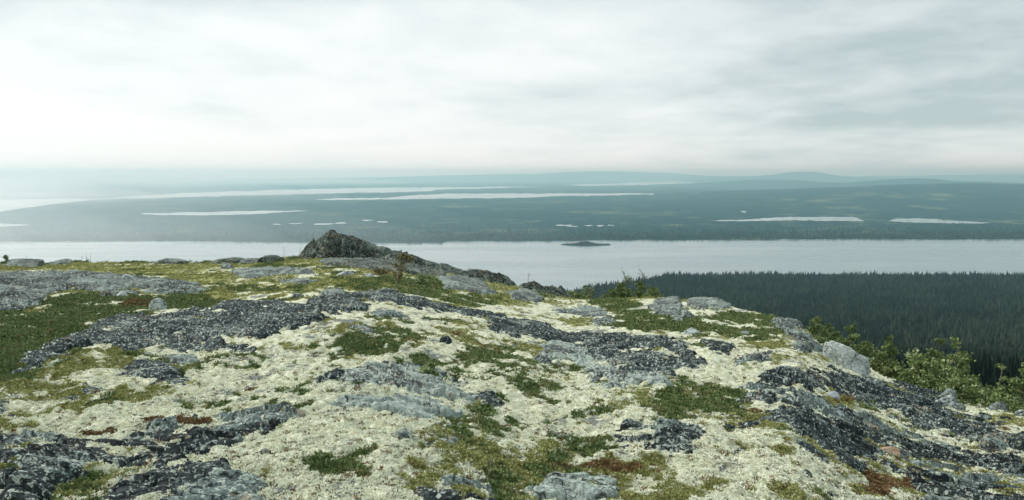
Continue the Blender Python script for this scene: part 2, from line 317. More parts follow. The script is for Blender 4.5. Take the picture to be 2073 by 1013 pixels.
tag(tundra, 'rolling lichen covered fell top falling away to the forest', 'ground', kind='structure')
# ------------------------------------------------------------------ bedrock slabs
def sdf(poly, x, y):
    P = np.array(poly, float); d = np.full(x.shape, 1e9); ins = np.zeros(x.shape, bool)
    for i in range(len(P)):
        a = P[i-1]; b = P[i]; e = b-a; wx_ = x-a[0]; wy_ = y-a[1]
        q = np.clip((wx_*e[0]+wy_*e[1])/(e@e+1e-9), 0, 1)
        d = np.minimum(d, (wx_-e[0]*q)**2+(wy_-e[1]*q)**2)
        c = (a[1] > y) != (b[1] > y)
        with np.errstate(divide='ignore', invalid='ignore'):
            xi = a[0]+(y-a[1])/(b[1]-a[1])*(b[0]-a[0])
        ins ^= c & (x < xi)
    return np.where(ins, 1, -1)*np.sqrt(d)
ROCKMASK = np.zeros(XX.shape)
def slab(label, mat, poly, lift=.06, wave=.03, hole=.35, name='rock_slab', wl=.7, group='bedrock slabs showing through the lichen'):
    global ROCKMASK
    P = np.array(poly, float); x0, y0 = P.min(0)-14; x1, y1 = P.max(0)+14
    PXw = PX+9*pw*wx; PYw = PY+4.5*pw*wy*np.clip((PY-500)/150, .2, 1.4)
    box = (PXw > x0) & (PXw < x1) & (PYw > y0) & (PYw < y1)
    box[:, :2] = False; box[-140:, :] = False
    rr = np.where(box.any(1))[0]; cc = np.where(box.any(0))[0]
    if len(rr) < 3: print('EMPTY', label); return
    r0, r1, c0, c1 = rr[0], rr[-1]+1, cc[0], cc[-1]+1
    S = (slice(r0, r1), slice(c0, c1))
    k = 1.7
    Pk = P.copy(); Pk[:, 1] *= k
    sd = sdf(Pk, PXw[S], PYw[S]*k)
    sd = sd+pw[S]*(19*fbm(XX[S]/.45, YY[S]/.45, 101, 4, .65)+9*fbm(XX[S]/.12, YY[S]/.12, 103, 2))
    m = sd/FP*YY[S]                                     # metres from the edge
    x, y = XX[S], YY[S]
    lift = min(lift, .11); hole = min(max(hole, .36), .6)*(1.+.9*(1-fd(.24)[S])); h = np.where(m > 0, (.046+lift*.40)*(1-np.exp(-m/.05)), 4.*m)
    h = np.maximum(h, -.16)
    lift_ = lift; ld = x*.35+y*.94+.5*fbm(x/.9, y/.9, 119, 3); ldp = .42+.0*x; saw = (ld/ldp) % 1.0
    h = h-(.026+wave*.5)*saw*fd(.3)[S]
    rid = 1-np.abs(fbm(x/wl, y/(wl*1.5), 61, 4, .55))
    # step layers of the foliated rock
    lay = fbm(x/1.3, y/1.3, 67, 3); st = np.round(lay*5)/5*.6+lay*.4
    h2_ = h+(rid-.82)*wave*1.1*fd(wl)[S]+st*wave*.9+.008*fbm(x/.05, y/.05, 71, 2)*fd(.05)[S]
    wave = wave*(1 if y.mean() < 14 else .55)
    wq = .35*fbm(x/.5, y/.5, 97, 2); q1, q2, qi = cells_id(x/(wl*.95)+wq, y/(wl*.6)-wq, 111); jt = np.clip(1-(q2-q1)/.10, 0, 1)
    h2_ += (qi-.5)*wave*1.5-jt*wave*1.1
    r1, r2, ri = cells_id(x/.21+wq, y/.15, 113); h2_ += ((ri-.5)*wave*.5-np.clip(1-(r2-r1)/.12, 0, 1)*wave*.35)*fd(.2)[S]
    h2_ -= hole*.10*sm(.05, .34, .65*fbm(x/.5, y/.62, 83, 5, .68)+.45*fbm(x/1.4, y/1.1, 85, 3))     # lichen lies in the hollows
    z = ZM[S]+(.052+.034*fd(.24)[S]+.012*fd(.1)[S])*near[S]+h2_
    keep = m > -(.05+.004*y)
    fk = keep[:-1, :-1] & keep[1:, :-1] & keep[:-1, 1:] & keep[1:, 1:]
    nr, nc = m.shape; F = gridfaces(nr, nc)[fk.ravel()]
    if len(F) < 4: print('FEW', label); return
    V = np.stack([x, y, z+EYE], -1).reshape(-1, 3)
    used = np.unique(F); ren = np.zeros(len(V), int); ren[used] = np.arange(len(used))
    V = V[used]; F = ren[F]; org = (V[:, 0].mean(), V[:, 1].mean(), V[:, 2].min())
    o = mesh_np(name, V, F, ROCK[mat], origin=org)
    o.data.materials[0] = ROCK[mat]
    ROCKMASK[S] = np.maximum(ROCKMASK[S], ((m > .0) & (z > Z[S])).astype(float))
    return tag(o, label, 'rock', group)
slab('broad speckled dark slab filling the bottom left corner', 'mid', [(-200, 900), (0, 893), (71, 882), (130, 885), (192, 903), (278, 893), (309, 880), (433, 877), (455, 850), (500, 840), (560, 836), (608, 856), (580, 880), (520, 905), (490, 925), (433, 944), (340, 960), (241, 972), (150, 1000), (80, 1060), (-200, 1060)], .07, .05, .0)
slab('low dark slab with large pale specks at the bottom edge', 'mid', [(215, 1060), (230, 988), (300, 970), (380, 964), (463, 967), (500, 985), (525, 1015), (535, 1060)], .05, .03, .0)
slab('long black slab with pale edge crossing behind the yellow moss', 'dark', [(18, 760), (72, 722), (137, 698), (172, 683), (212, 656), (258, 652), (312, 648), (358, 635), (424, 629), (447, 620), (487, 615), (569, 618), (620, 623), (640, 607), (683, 597), (720, 605), (758, 629), (735, 640), (690, 645), (660, 655), (612, 675), (571, 686), (530, 692), (470, 690), (430, 705), (480, 716), (545, 722), (500, 728), (433, 724), (350, 724), (263, 728), (216, 712), (160, 718), (110, 738), (60, 765), (30, 772)], .10, .06, .12)
slab('broken grey and black slab along the far left', 'mid', [(-200, 556), (60, 553), (140, 552), (200, 554), (260, 562), (330, 567), (400, 577), (425, 590), (400, 600), (340, 598), (300, 600), (230, 605), (150, 590), (100, 600), (80, 625), (40, 635), (-200, 645)], .12, .08, .6)
slab('dark wedge of rock left of the mossy hollow', 'dark', [(112, 840), (130, 820), (170, 800), (230, 795), (250, 775), (262, 752), (320, 745), (350, 757), (385, 790), (340, 796), (300, 791), (260, 796), (230, 802), (190, 818), (150, 838)], .05, .03, .0)
slab('tiny grey slab beside the yellow moss patch', 'grey', [(338, 740), (375, 734), (402, 740), (387, 750), (345, 747)], .04, .01, 0)
slab('small dark slab cut by the left edge', 'dark', [(-80, 822), (15, 831), (36, 850), (30, 867), (-80, 884)], .04, .02, 0)
slab('pale cracked outcrop with a black rim in the centre', 'pale', [(682, 776), (715, 763), (760, 756), (828, 760), (886, 772), (930, 790), (985, 836), (960, 842), (926, 826), (880, 820), (830, 813), (797, 812), (772, 801), (716, 809), (700, 800), (690, 785)], .13, .04, .0)
slab('thin black slab along the top of the pale outcrop', 'dark', [(640, 790), (670, 780), (716, 762), (760, 751), (828, 756), (886, 768), (948, 790), (1000, 816), (1022, 858), (985, 850), (940, 800), (880, 778), (820, 766), (760, 763), (690, 786)], .115, .03, .0)
slab('low pale cracked slab just below the centre outcrop', 'pale', [(672, 838), (722, 831), (772, 831), (849, 826), (900, 836), (932, 850), (905, 868), (855, 869), (809, 862), (766, 860), (713, 855)], .07, .03, .0)
slab('narrow grey rib by the green heath patch below centre', 'grey', [(856, 893), (885, 880), (950, 876), (945, 884), (900, 890), (885, 896)], .05, .02, 0)
slab('flat bluish slab sunk in lichen below centre', 'grey', [(852, 920), (880, 915), (912, 918), (908, 928), (865, 929)], .02, .01, 0)
slab('speckled slab cut by the bottom edge at centre', 'mid', [(835, 1060), (843, 1008), (902, 995), (950, 985), (982, 976), (1005, 990), (1012, 1060)], .06, .03, 0)
slab('pale rounded slab cut by the bottom edge right of centre', 'pale', [(1040, 1060), (1053, 1007), (1124, 992), (1161, 982), (1216, 987), (1250, 1000), (1262, 1060)], .08, .03, 0)
slab('grey slab with dark rim between two green heath patches', 'mid', [(1238, 900), (1266, 881), (1321, 877), (1396, 879), (1441, 907), (1420, 925), (1402, 938), (1334, 946), (1303, 932), (1269, 918)], .08, .05, .3)
slab('small black hollow slab in lichen at lower right', 'dark', [(1487, 930), (1520, 922), (1530, 930), (1515, 943), (1490, 938)], .03, .02, 0)
slab('rounded pale lip along the front of the black slab', 'pale', [(1080, 722), (1095, 706), (1140, 706), (1180, 722), (1200, 745), (1260, 765), (1330, 775), (1380, 786), (1340, 795), (1263, 795), (1210, 791), (1178, 775), (1182, 752), (1142, 743), (1096, 748)], .15, .03, .0)
slab('smooth black slab with rows of white specks right of centre', 'dark', [(1135, 712), (1185, 712), (1263, 718), (1371, 731), (1423, 752), (1411, 763), (1378, 764), (1388, 784), (1320, 776), (1255, 757), (1205, 740), (1185, 722)], .15, .02, .0)
slab('long black rock strip above the smooth black slab', 'dark', [(985, 678), (995, 652), (1017, 650), (1123, 666), (1149, 680), (1183, 682), (1286, 686), (1381, 703), (1423, 747), (1390, 750), (1371, 731), (1320, 722), (1258, 716), (1143, 707), (1094, 698), (1029, 690)], .09, .05, .35)
slab('small black slab among lichen right of the long strip', 'dark', [(1396, 694), (1440, 697), (1487, 712), (1478, 737), (1450, 730), (1420, 706)], .05, .03, .1)
slab('thin dark ledge running across the lichen near centre', 'dark', [(690, 612), (720, 597), (745, 591), (804, 596), (850, 609), (901, 626), (960, 635), (1020, 646), (1015, 653), (950, 646), (872, 634), (801, 624), (740, 614)], .12, .04, .3)
slab('patchy dark slab between the ledge and the green cushion', 'mid', [(750, 645), (790, 635), (815, 642), (825, 652), (770, 655)], .05, .03, .2)
slab('small grey slab at the back of the green cushion', 'grey', [(708, 672), (735, 667), (765, 680), (740, 690), (712, 684)], .04, .02, 0)
slab('grey and black slab behind the left heath hollow', 'grey', [(467, 552), (500, 546), (560, 544), (625, 547), (640, 556), (560, 558), (520, 566), (485, 563)], .14, .05, .2)
slab('thin bluish slab in the grass left of the knoll', 'grey', [(560, 570), (600, 568), (640, 573), (620, 579), (575, 576)], .06, .02, 0)
slab('broken grey rock ledge running along the foot of the knoll', 'knoll', [(640, 529), (700, 524), (770, 527), (840, 538), (905, 552), (900, 562), (840, 560), (780, 552), (720, 543), (660, 538)], .08, .06, .6)
slab('pale slab in front of the knoll', 'grey', [(640, 603), (655, 594), (690, 592), (700, 600), (685, 612), (650, 613)], .14, .02, 0)
slab('long smooth grey slab below the rounded crest rock', 'grey', [(884, 562), (930, 560), (975, 572), (1006, 598), (985, 601), (940, 590), (900, 588)], .22, .04, 0)
slab('low grey slab on the saddle right of the crest', 'grey', [(1028, 594), (1066, 588), (1098, 606), (1094, 614), (1040, 610)], .16, .04, 0)
slab('grey slab cluster in front of the pine bushes', 'grey', [(1120, 635), (1160, 625), (1215, 628), (1235, 640), (1190, 645), (1150, 640)], .08, .04, .2)
slab('low lichen grey slab by the red heath band', 'grey', [(1200, 655), (1225, 645), (1250, 655), (1240, 667), (1205, 665)], .08, .03, 0)
slab('rounded grey slab on the crest right of the pine bushes', 'grey', [(1385, 618), (1400, 604), (1430, 599), (1475, 612), (1482, 629), (1440, 630), (1400, 628)], .22, .06, 0)
slab('pale broken slab under the crest right of the pine bushes', 'grey', [(1310, 628), (1330, 608), (1372, 606), (1385, 622), (1380, 655), (1360, 650), (1330, 640)], .12, .06, .2)
slab('furrowed grey slab on the crest left of the great boulder', 'grey', [(1560, 650), (1600, 648), (1630, 664), (1655, 700), (1625, 704), (1590, 690)], .20, .07, .1)
slab('low grey slab touching the left of the great boulder', 'grey', [(1600, 712), (1615, 698), (1650, 698), (1672, 712), (1665, 722), (1620, 722)], .12, .04, 0)
slab('small grey slab with black underside right of centre', 'grey', [(1484, 738), (1515, 728), (1560, 724), (1578, 732), (1565, 742), (1500, 750)], .09, .04, 0)
slab('long black slab descending beside the great boulder', 'dark', [(1530, 772), (1575, 757), (1664, 760), (1729, 768), (1783, 776), (1878, 803), (1945, 841), (2100, 875), (2250, 930), (2250, 985), (2060, 930), (1960, 905), (1900, 890), (1840, 880), (1790, 850), (1740, 832), (1700, 820), (1640, 812), (1600, 800), (1560, 795)], .07, .05, .08)
slab('streaky grey slab under the long black slab', 'mid', [(1490, 800), (1540, 792), (1600, 805), (1650, 822), (1720, 842), (1790, 862), (1850, 890), (1950, 915), (1930, 960), (1850, 960), (1770, 965), (1690, 960), (1640, 905), (1680, 868), (1650, 850), (1610, 835), (1560, 832), (1500, 822)], .06, .06, .25)
slab('dark slab curling round the white lichen mound', 'dark', [(1450, 872), (1475, 862), (1540, 866), (1580, 850), (1640, 852), (1690, 870), (1740, 900), (1790, 940), (1780, 972), (1700, 967), (1640, 950), (1606, 935), (1592, 900), (1560, 882), (1500, 884)], .06, .05, .1)
slab('speckled dark slab filling the bottom right corner', 'mid', [(1830, 975), (1850, 945), (1900, 930), (2000, 935), (2100, 950), (2300, 1000), (2300, 1090), (1900, 1090), (1860, 1000)], .08, .06, .08)
slab('small dark slab by the red moss at the bottom edge', 'dark', [(1672, 1000), (1690, 988), (1715, 994), (1725, 1012), (1715, 1060), (1670, 1060)], .05, .03, 0)
# ------------------------------------------------------------------ looking up the ground under a photo position
gr0 = 13
BX = np.clip((PX/4), -10, 600).astype(int); BYY = np.clip((PY/3), 0, 400).astype(int)
def gz(X, Y):
    X = np.atleast_1d(np.asarray(X, float)); Y = np.atleast_1d(np.asarray(Y, float)); u = X/Y
    c = np.interp(u, U, np.arange(len(U))); ci = np.clip(c.astype(int), 0, len(U)-2); out = np.zeros(len(u))
    for i in range(len(u)):
        out[i] = np.interp(Y[i], YY[:, ci[i]], Z[:, ci[i]])
    return out
def at(px, py):                                         # nearest visible ground point seen at a photo position
    r = slice(gr0, gr0+NR); d = ((PX[r]-px)/3)**2+((PY[r]-py)/2)**2
    i = np.unravel_index(np.argmin(d+YY[r]*.002), d.shape)
    return np.array([XX[r][i], YY[r][i], Z[r][i]])
# ------------------------------------------------------------------ boulders
def boulder(label, mat, px, py, w, h, dpt=None, seed=0, shape=None, sink=.25, yaw=0., name='boulder', rough=1., cuts=9, group=None, back=0.):
    """px, py: photo position of the foot; w, h: photo size"""
    p = at(px, py); Yd = p[1]+back; X = p[0]*Yd/p[1]; zg = gz(X, Yd)[0] if back else p[2]
    mpp = Yd/FP; Wm = w*mpp; Hm = h*mpp; Dm = (dpt or .8)*Wm
    rng = random.Random(seed*7+3)
    bm = bmesh.new(); bmesh.ops.create_icosphere(bm, subdivisions=5 if w > 60 else 4, radius=1)
    V = np.array([v.co[:] for v in bm.verts]); F = np.array([[q.index for q in f.verts] for f in bm.faces]); bm.free()
    n = V/np.linalg.norm(V, axis=1)[:, None]
    V = np.sign(V)*np.abs(V)**.85
    for k in range(cuts):
        a = rng.uniform(0, 6.28); e = rng.uniform(-.2, 1.1); q = np.array([math.cos(a)*math.cos(e), math.sin(a)*math.cos(e), math.sin(e)])
        c = rng.uniform(.62, .85); dd = V@q-c; V = V-q*np.maximum(dd, 0)[:, None]*.93
    nz = fbm(V[:, 0]*1.6+seed+V[:, 2]*1.3, V[:, 1]*1.6+V[:, 2]*.9, seed+3, 4, .6)
    nf = fbm(V[:, 0]*7+seed+V[:, 2]*5, V[:, 1]*7-V[:, 2]*4, seed+4, 3, .6)
    e1, e2 = cells(V[:, 0]*1.9+V[:, 2]*.8+seed, V[:, 1]*1.9-V[:, 2]*1.6, seed+8); fc = e2-e1
    V = V+n*(.13*nz+.055*nf)[:, None]*rough-n*(.07*np.clip(.3-fc, 0, 1))[:, None]
    V /= np.abs(V).max(0)
    if shape is not None:                               # top profile: height factor over the width
        sx_, sz_ = zip(*shape); f = np.interp(V[:, 0], sx_, sz_); V[:, 2] = np.where(V[:, 2] > 0, V[:, 2]*f, V[:, 2])
    V[:, 2] = np.where(V[:, 2] < 0, V[:, 2]*sink*2, V[:, 2])
    V *= (Wm/2, Dm/2, Hm)
    c, s_ = math.cos(yaw), math.sin(yaw); V = np.stack([V[:, 0]*c-V[:, 1]*s_, V[:, 0]*s_+V[:, 1]*c, V[:, 2]], -1)
    o = mesh_np(name, V, F, ROCK[mat]); o.location = (X, Yd+Dm*.25, zg+EYE)
    return tag(o, label, 'boulder' if name == 'boulder' else 'stone', group)
GB = 'loose boulders and stones on the fell'
boulder('great pale grey boulder on the right crest', 'boulder', 1727, 762, 118, 66, .8, 1, [(-1, .8), (-.75, 1), (-.35, .98), (.1, .82), (.6, .66), (1, .55)], .2, .0, cuts=11, rough=1.7)
boulder('rounded grey boulder on the crest behind the elongated one', 'grey', 1922, 822, 44, 30, .8, 2, group=GB)
boulder('elongated pinkish grey boulder lying over the dark crack', 'boulder', 1932, 840, 66, 34, .6, 3, [(-1, 1), (-.3, .9), (.4, .6), (1, .35)], .15, -.3, group=GB)
boulder('low whitish boulder on the crest near the right edge', 'boulder', 2032, 838, 44, 20, .8, 4, group=GB)
boulder('pale boulder cut by the right edge on the crest', 'boulder', 2070, 852, 30, 16, .8, 5, group=GB)
boulder('blue grey block beside the rust brown moss', 'blue', 1700, 866, 32, 20, .9, 6, cuts=12, name='stone', group=GB)
boulder('flat blue grey stone touching the moss above the block', 'blue', 1688, 822, 34, 16, .8, 7, cuts=10, name='stone', group=GB)
boulder('rusty orange stone on the black slab', 'rust', 1808, 822, 28, 16, .9, 8, name='stone', group=GB)
boulder('small pale rock below the elongated boulder', 'grey', 1912, 852, 34, 16, .8, 9, name='stone', group=GB)
boulder('lichen crusted boulder with brown moss at the right edge', 'grey', 2012, 928, 60, 34, .9, 10, group=GB)
boulder('oval grey green stone in the right corner slab', 'grey', 1862, 966, 46, 22, .7, 11, name='stone', group=GB)
boulder('small round stone right of the oval stone', 'boulder', 1897, 970, 16, 10, .9, 12, name='stone', group=GB)
boulder('pale pinkish stone in the lichen heap at lower right', 'rust', 1800, 938, 60, 18, .6, 13, name='stone', group=GB)
boulder('greenish stone half buried at the end of the white mound', 'grey', 1560, 876, 44, 20, .7, 14, name='stone', group=GB)
boulder('small grey stone with moss in the lower right lichen', 'grey', 1632, 988, 32, 18, .8, 15, name='stone', group=GB)
boulder('lone dark grey stone in the lichen below centre', 'mid', 818, 916, 50, 18, .7, 16, name='stone', group=GB)
boulder('white stone on the corner of the bottom left slab', 'boulder', 483, 926, 34, 20, .8, 17, name='stone', group=GB)
boulder('upright pale blue boulder in the left heath', 'boulder', 318, 636, 38, 26, .9, 58, cuts=3, group=GB)
boulder('rounded grey boulder on the far left slab', 'boulder', 256, 573, 46, 17, .7, 19, group=GB)
boulder('small pale boulder behind the red heath', 'boulder', 244, 604, 32, 14, .8, 20, group=GB)
boulder('white capped stone near the crest left of the knoll', 'boulder', 458, 545, 34, 14, .7, 21, name='stone', group=GB)
boulder('pale flat stone left of the slab before the knoll', 'boulder', 602, 608, 34, 10, .7, 22, name='stone', group=GB)
boulder('small white stone in grass at the foot of the knoll', 'boulder', 745, 562, 26, 10, .7, 23, name='stone', group=GB)
boulder('broad white stone left of the small one at the knoll foot', 'boulder', 700, 560, 40, 11, .7, 24, name='stone', group=GB)
boulder('dark stone beside the red heath tuft near bottom left', 'mid', 538, 950, 22, 11, .8, 25, name='stone', group=GB)
boulder('pale upright stone in front of the right crest slab', 'boulder', 1392, 650, 26, 24, .7, 26, group=GB)
boulder('pale stone half sunk above the white speck slab', 'boulder', 1405, 684, 40, 14, .7, 27, name='stone', group=GB)
boulder('small grey stone in the brown heath right of centre', 'blue', 1508, 684, 26, 10, .7, 28, name='stone', group=GB)
boulder('small white stone near the far left edge', 'boulder', 20, 622, 22, 10, .8, 29, name='stone', group=GB)
boulder('brown black stone in the heath above centre', 'dark', 900, 706, 30, 14, .8, 30, name='stone', group=GB)
CR = 'low rocks along the left crest'
boulder('green grey crest rock at the far left', 'grey', 35, 540, 90, 15, .8, 41, group=CR)
boulder('isolated humped crest rock second from the left', 'grey', 122, 536, 56, 11, .8, 42, group=CR)
boulder('flat crest rock left of the grassy hump', 'grey', 345, 534, 62, 11, .8, 43, group=CR)
boulder('grass topped crest hump between two flat rocks', 'knoll', 452, 534, 80, 12, .9, 44, group=CR)
boulder('domed crest rock just left of the knoll', 'knoll', 548, 532, 64, 16, .8, 45, group=CR)
boulder('low crest rock leading up to the domed one', 'grey', 505, 534, 66, 9, .8, 46, group=CR)
# ------------------------------------------------------------------ the knoll and the crest rocks falling to its right
def crest_rock(label, mat, prof, foot, Yc, depth, seed, name='rocky_knoll', crag=.10, cat='rock', tilt=.35):
    xs = np.array([p[0] for p in prof], float); ys = np.array([p[1] for p in prof], float)
    nx, ny = 260, 150
    pxs = np.linspace(xs[0], xs[-1], nx); top = np.interp(pxs, xs, ys); ft = np.interp(pxs, [f[0] for f in foot], [f[1] for f in foot])
    v_ = np.linspace(-1, 1, ny)
    Yg = Yc+depth*v_
    u, tt_ = ray(pxs, top); ub, tb = ray(pxs, ft)
    X = (u[None]*Yc)*np.ones((ny, 1)); Y = Yg[:, None]*np.ones((1, nx))
    ztop = -tt_*Yc; zft = -tb*(Yc-depth)
    vv = v_[:, None]
    f = np.where(vv < 0, sm(-1, -tilt*.3, vv)**.8, 1-sm(.0, 1, vv))
    zb = zft[None]-.15
    base = np.interp(Yg, [Yc-depth, Yc+depth], [0, -1.2*depth])[:, None]*0
    z = zb+(ztop[None]-zb)*f
    endf = sm(0, .05, (pxs-xs[0])/(xs[-1]-xs[0]))*sm(0, .05, (xs[-1]-pxs)/(xs[-1]-xs[0]))
    r = fbm(X/.7+seed, Y/.7, seed, 5, .6); c1, c2 = cells(X/.55+.5*r, Y/.4+z/.4, seed+2)
    step = (c2-c1); _, _, cid = cells_id(X/.5+.4*r, Y/.35+z/.25, seed+31)
    amp = crag*np.clip(f*1.3, 0, 1)*np.clip((1-f)*4+.25, 0, 1)*endf[None]
    z = z+amp*((cid-.5)*1.7+r*1.5+.5*fbm(X/.16, Y/.16+z/.1, seed+21, 3, .6)-.5*np.clip(.25-step, 0, 1)*3)
    z = z-.35*(f < .02)
    Y = Y+crag*1.2*fbm(X/.5, z/.5, seed+9, 4, .6)*f*(1-f)*4
    V = np.stack([X, Y, z+EYE], -1).reshape(-1, 3)
    org = (X.mean(), Yc, zft.min()+EYE)
    o = mesh_np(name, V, gridfaces(ny, nx), ROCK[mat], origin=org)
    return tag(o, label, cat)
crest_rock('dark craggy rock knoll rising above the lake line', 'knoll', [(606, 522), (618, 513), (627, 500), (640, 489), (652, 480), (656, 476), (664, 470), (670, 467), (680, 471), (702, 474), (715, 478), (740, 488), (762, 497), (785, 503), (805, 513), (830, 520), (850, 532)], [(606, 524), (680, 534), (760, 545), (850, 556)], 37, 1.9, 5, crag=.23)
crest_rock('grey rounded rock against the right foot of the knoll', 'knoll', [(770, 522), (800, 512), (818, 514), (835, 516), (860, 526), (880, 531), (910, 543), (925, 552)], [(770, 548), (850, 556), (925, 560)], 35.2, 1.1, 8, 'crest_rock', crag=.08)
crest_rock('sloping dark rock in the crest beyond the rounded one', 'knoll', [(880, 540), (892, 532), (905, 534), (925, 544), (945, 549), (965, 560)], [(880, 556), (965, 568)], 35.5, .6, 11, 'crest_rock', crag=.07)
crest_rock('smooth domed rock at the right end of the knoll ridge', 'knoll', [(905, 562), (925, 550), (950, 546), (985, 548), (1010, 553), (1028, 562), (1042, 576), (1050, 588)], [(905, 572), (980, 584), (1050, 592)], 34, 1.2, 14, 'crest_rock', crag=.15)
crest_rock('rough low rocks stepping down to the lake notch', 'knoll', [(1045, 580), (1060, 572), (1082, 571), (1100, 579), (1118, 582), (1135, 590), (1152, 600), (1160, 610)], [(1045, 596), (1100, 602), (1160, 612)], 32.5, .8, 17, 'crest_rock', crag=.15)
# ------------------------------------------------------------------ scattered plants (ground cover)
RNG = np.random.default_rng(4)
r = slice(gr0+8, gr0+NR+3)
inf = (PX[r] > -120) & (PX[r] < 2200) & (PY[r] < 1120) & (ROCKMASK[r] < .5)
def pick(weight, n):
    w = (weight*inf).ravel(); w = w/w.sum(); i = RNG.choice(len(w), n, p=w)
    X = XX[r].ravel()[i]; Y = YY[r].ravel()[i]; z = Z[r].ravel()[i]; s_ = sp_[r].ravel()[i]
    jx = RNG.uniform(-1, 1, n)*Y*.0006; jy = RNG.uniform(-1, 1, n)*s_
    return X+jx, Y+jy, z
def sprig(rng, n, h, spread, wd, up=.7):
    V = []; F = []
    for i in range(n):
        a = rng.uniform(0, 6.28); e = rng.uniform(.15, 1.45)*up+.1; l = h*rng.uniform(.6, 1.1)
        d = np.array([math.cos(a)*math.cos(e), math.sin(a)*math.cos(e), math.sin(e)])
        b = np.array([rng.uniform(-1, 1)*spread, rng.uniform(-1, 1)*spread, rng.uniform(-.1, .35)*h])
        sd_ = np.cross(d, [rng.uniform(-1, 1), rng.uniform(-1, 1), rng.uniform(-1, 1)]); sd_ /= np.linalg.norm(sd_)+1e-9
        k = len(V); V += [b, b+d*l*.5+sd_*wd, b+d*l, b+d*l*.5-sd_*wd]; F.append([k, k+1, k+2, k+3])
    return np.array(V), np.array(F)
def scatter(name, label, cat, mat, X, Y, z, scale, protos, dz=0., kind='stuff'):
    n = len(X); which = RNG.integers(0, len(protos), n); Vs = []; Fs = []; off = 0
    for k, (pv, pf) in enumerate(protos):
        i = np.where(which == k)[0]; m = len(i)
        if not m: continue
        a = RNG.uniform(0, 6.28, m); c, s_ = np.cos(a), np.sin(a); sc = scale[i]
        x = (pv[None, :, 0]*c[:, None]-pv[None, :, 1]*s_[:, None])*sc[:, None]+X[i, None]
        y = (pv[None, :, 0]*s_[:, None]+pv[None, :, 1]*c[:, None])*sc[:, None]+Y[i, None]
        zz = pv[None, :, 2]*sc[:, None]+z[i, None]+EYE+dz
        Vs.append(np.stack([x, y, zz], -1).reshape(-1, 3))
        Fs.append((pf[None]+(np.arange(m)*len(pv))[:, None, None]+off).reshape(-1, pf.shape[1])); off += m*len(pv)
    o = mesh_np(name, np.concatenate(Vs), np.concatenate(Fs), mat, smooth=False)
    return tag(o, label, cat, kind=kind)
rg = random.Random(5)
pr = [sprig(rg, 12, .032, .022, .0062) for _ in range(6)]
LG = leaf_mat('heath_leaves', (.06, .10, .035), (.25, .32, .12), (.25, .24, .11))
LY = leaf_mat('moss_shoots', (.20, .21, .06), (.47, .47, .20))
LR = leaf_mat('bearberry_leaves', (.10, .05, .025), (.34, .23, .11))
LL = leaf_mat('lichen_branches', (.82, .84, .67), (.88, .89, .75))
c1 = cg[r]; nb = 16000
def fsc(Y, k=1.): return (.75+.06*np.clip(Y, 4, 40))*k
X, Y, z = pick(sm(.15, .9, c1)**1.3, 75000)
scatter('heath', 'low green crowberry and heather mats over the fell', 'dwarf shrubs', LG, X, Y, z, fsc(Y)*RNG.uniform(.7, 1.3, len(X)), pr)
X, Y, z = pick(sm(.2, .95, cyl[r])*(1-sm(.5, .9, c1)), 30000)
scatter('yellow_moss', 'yellow green moss shoots between the lichen', 'moss', LY, X, Y, z, fsc(Y, .75)*RNG.uniform(.6, 1.2, len(X)), pr)
X, Y, z = pick(sm(.4, .9, cr[r])+.002, 9000)
scatter('red_bearberry', 'rust red bearberry leaves in scattered mats', 'ground cover', LR, X, Y, z, fsc(Y, .8)*RNG.uniform(.6, 1.2, len(X)), pr)
lw = (1-.85*sm(.3, .8, c1))*(1-.6*sm(.4, .9, cyl[r]))*sm(620, 760, PY[r])
X, Y, z = pick(lw, 20000)
prl = [sprig(rg, 22, .013, .018, .0055, .9) for _ in range(6)]
scatter('reindeer_lichen', 'cream white reindeer lichen cushions over the fell', 'lichen', LL, X, Y, z, fsc(Y, .9)*RNG.uniform(.7, 1.3, len(X)), prl)
X, Y, z = pick(lw+.1, 5000)
scatter('dark_sprigs', 'sparse dark heather twigs poking through the lichen', 'ground cover', leaf_mat('dark_twigs', (.03, .035, .018), (.11, .10, .045)), X, Y, z, fsc(Y, .8)*RNG.uniform(.5, 1.3, len(X)), [sprig(rg, 6, .018, .014, .005, .6) for _ in range(5)])
# ------------------------------------------------------------------ trees
BARK = newmat('bark'); setb(BARK[1], BARK[2], MIX(BARK[1], NOISE(BARK[1], pos(BARK[1]), 30), (.07, .06, .045), (.20, .19, .16)), .9); BARK = BARK[0]
BB = newmat('birch_bark'); setb(BB[1], BB[2], MIX(BB[1], RAMP(BB[1], NOISE(BB[1], pos(BB[1]), 26), [(.45, 0.), (.6, 1.)]), (.42, .40, .33), (.12, .10, .08)), .9); BB = BB[0]
PINE = leaf_mat('pine_needles', (.07, .11, .04), (.25, .33, .12), (.33, .38, .16))
BIRCH = leaf_mat('birch_leaves', (.08, .13, .04), (.28, .35, .13), (.40, .44, .24))
REDL = leaf_mat('reddish_birch_leaves', (.10, .10, .04), (.26, .21, .10))
DEAD = leaf_mat('dry_twigs', (.20, .19, .16), (.34, .33, .29))
def tube(pts, rads, seg=6):
    pts = np.array(pts, float); V = []; F = []
    for i, p in enumerate(pts):
        d = pts[min(i+1, len(pts)-1)]-pts[max(i-1, 0)]; d /= np.linalg.norm(d)+1e-9
        a = np.cross(d, [0, 1, .1] if abs(d[1]) < .9 else [1, 0, 0]); a /= np.linalg.norm(a)+1e-9; b = np.cross(d, a)
        for k in range(seg):
            t_ = 6.2832*k/seg; V.append(p+(a*math.cos(t_)+b*math.sin(t_))*rads[i])
    for i in range(len(pts)-1):
        for k in range(seg):
            k2 = (k+1) % seg; F.append([i*seg+k, i*seg+k2, (i+1)*seg+k2, (i+1)*seg+k])
    return np.array(V), np.array(F)
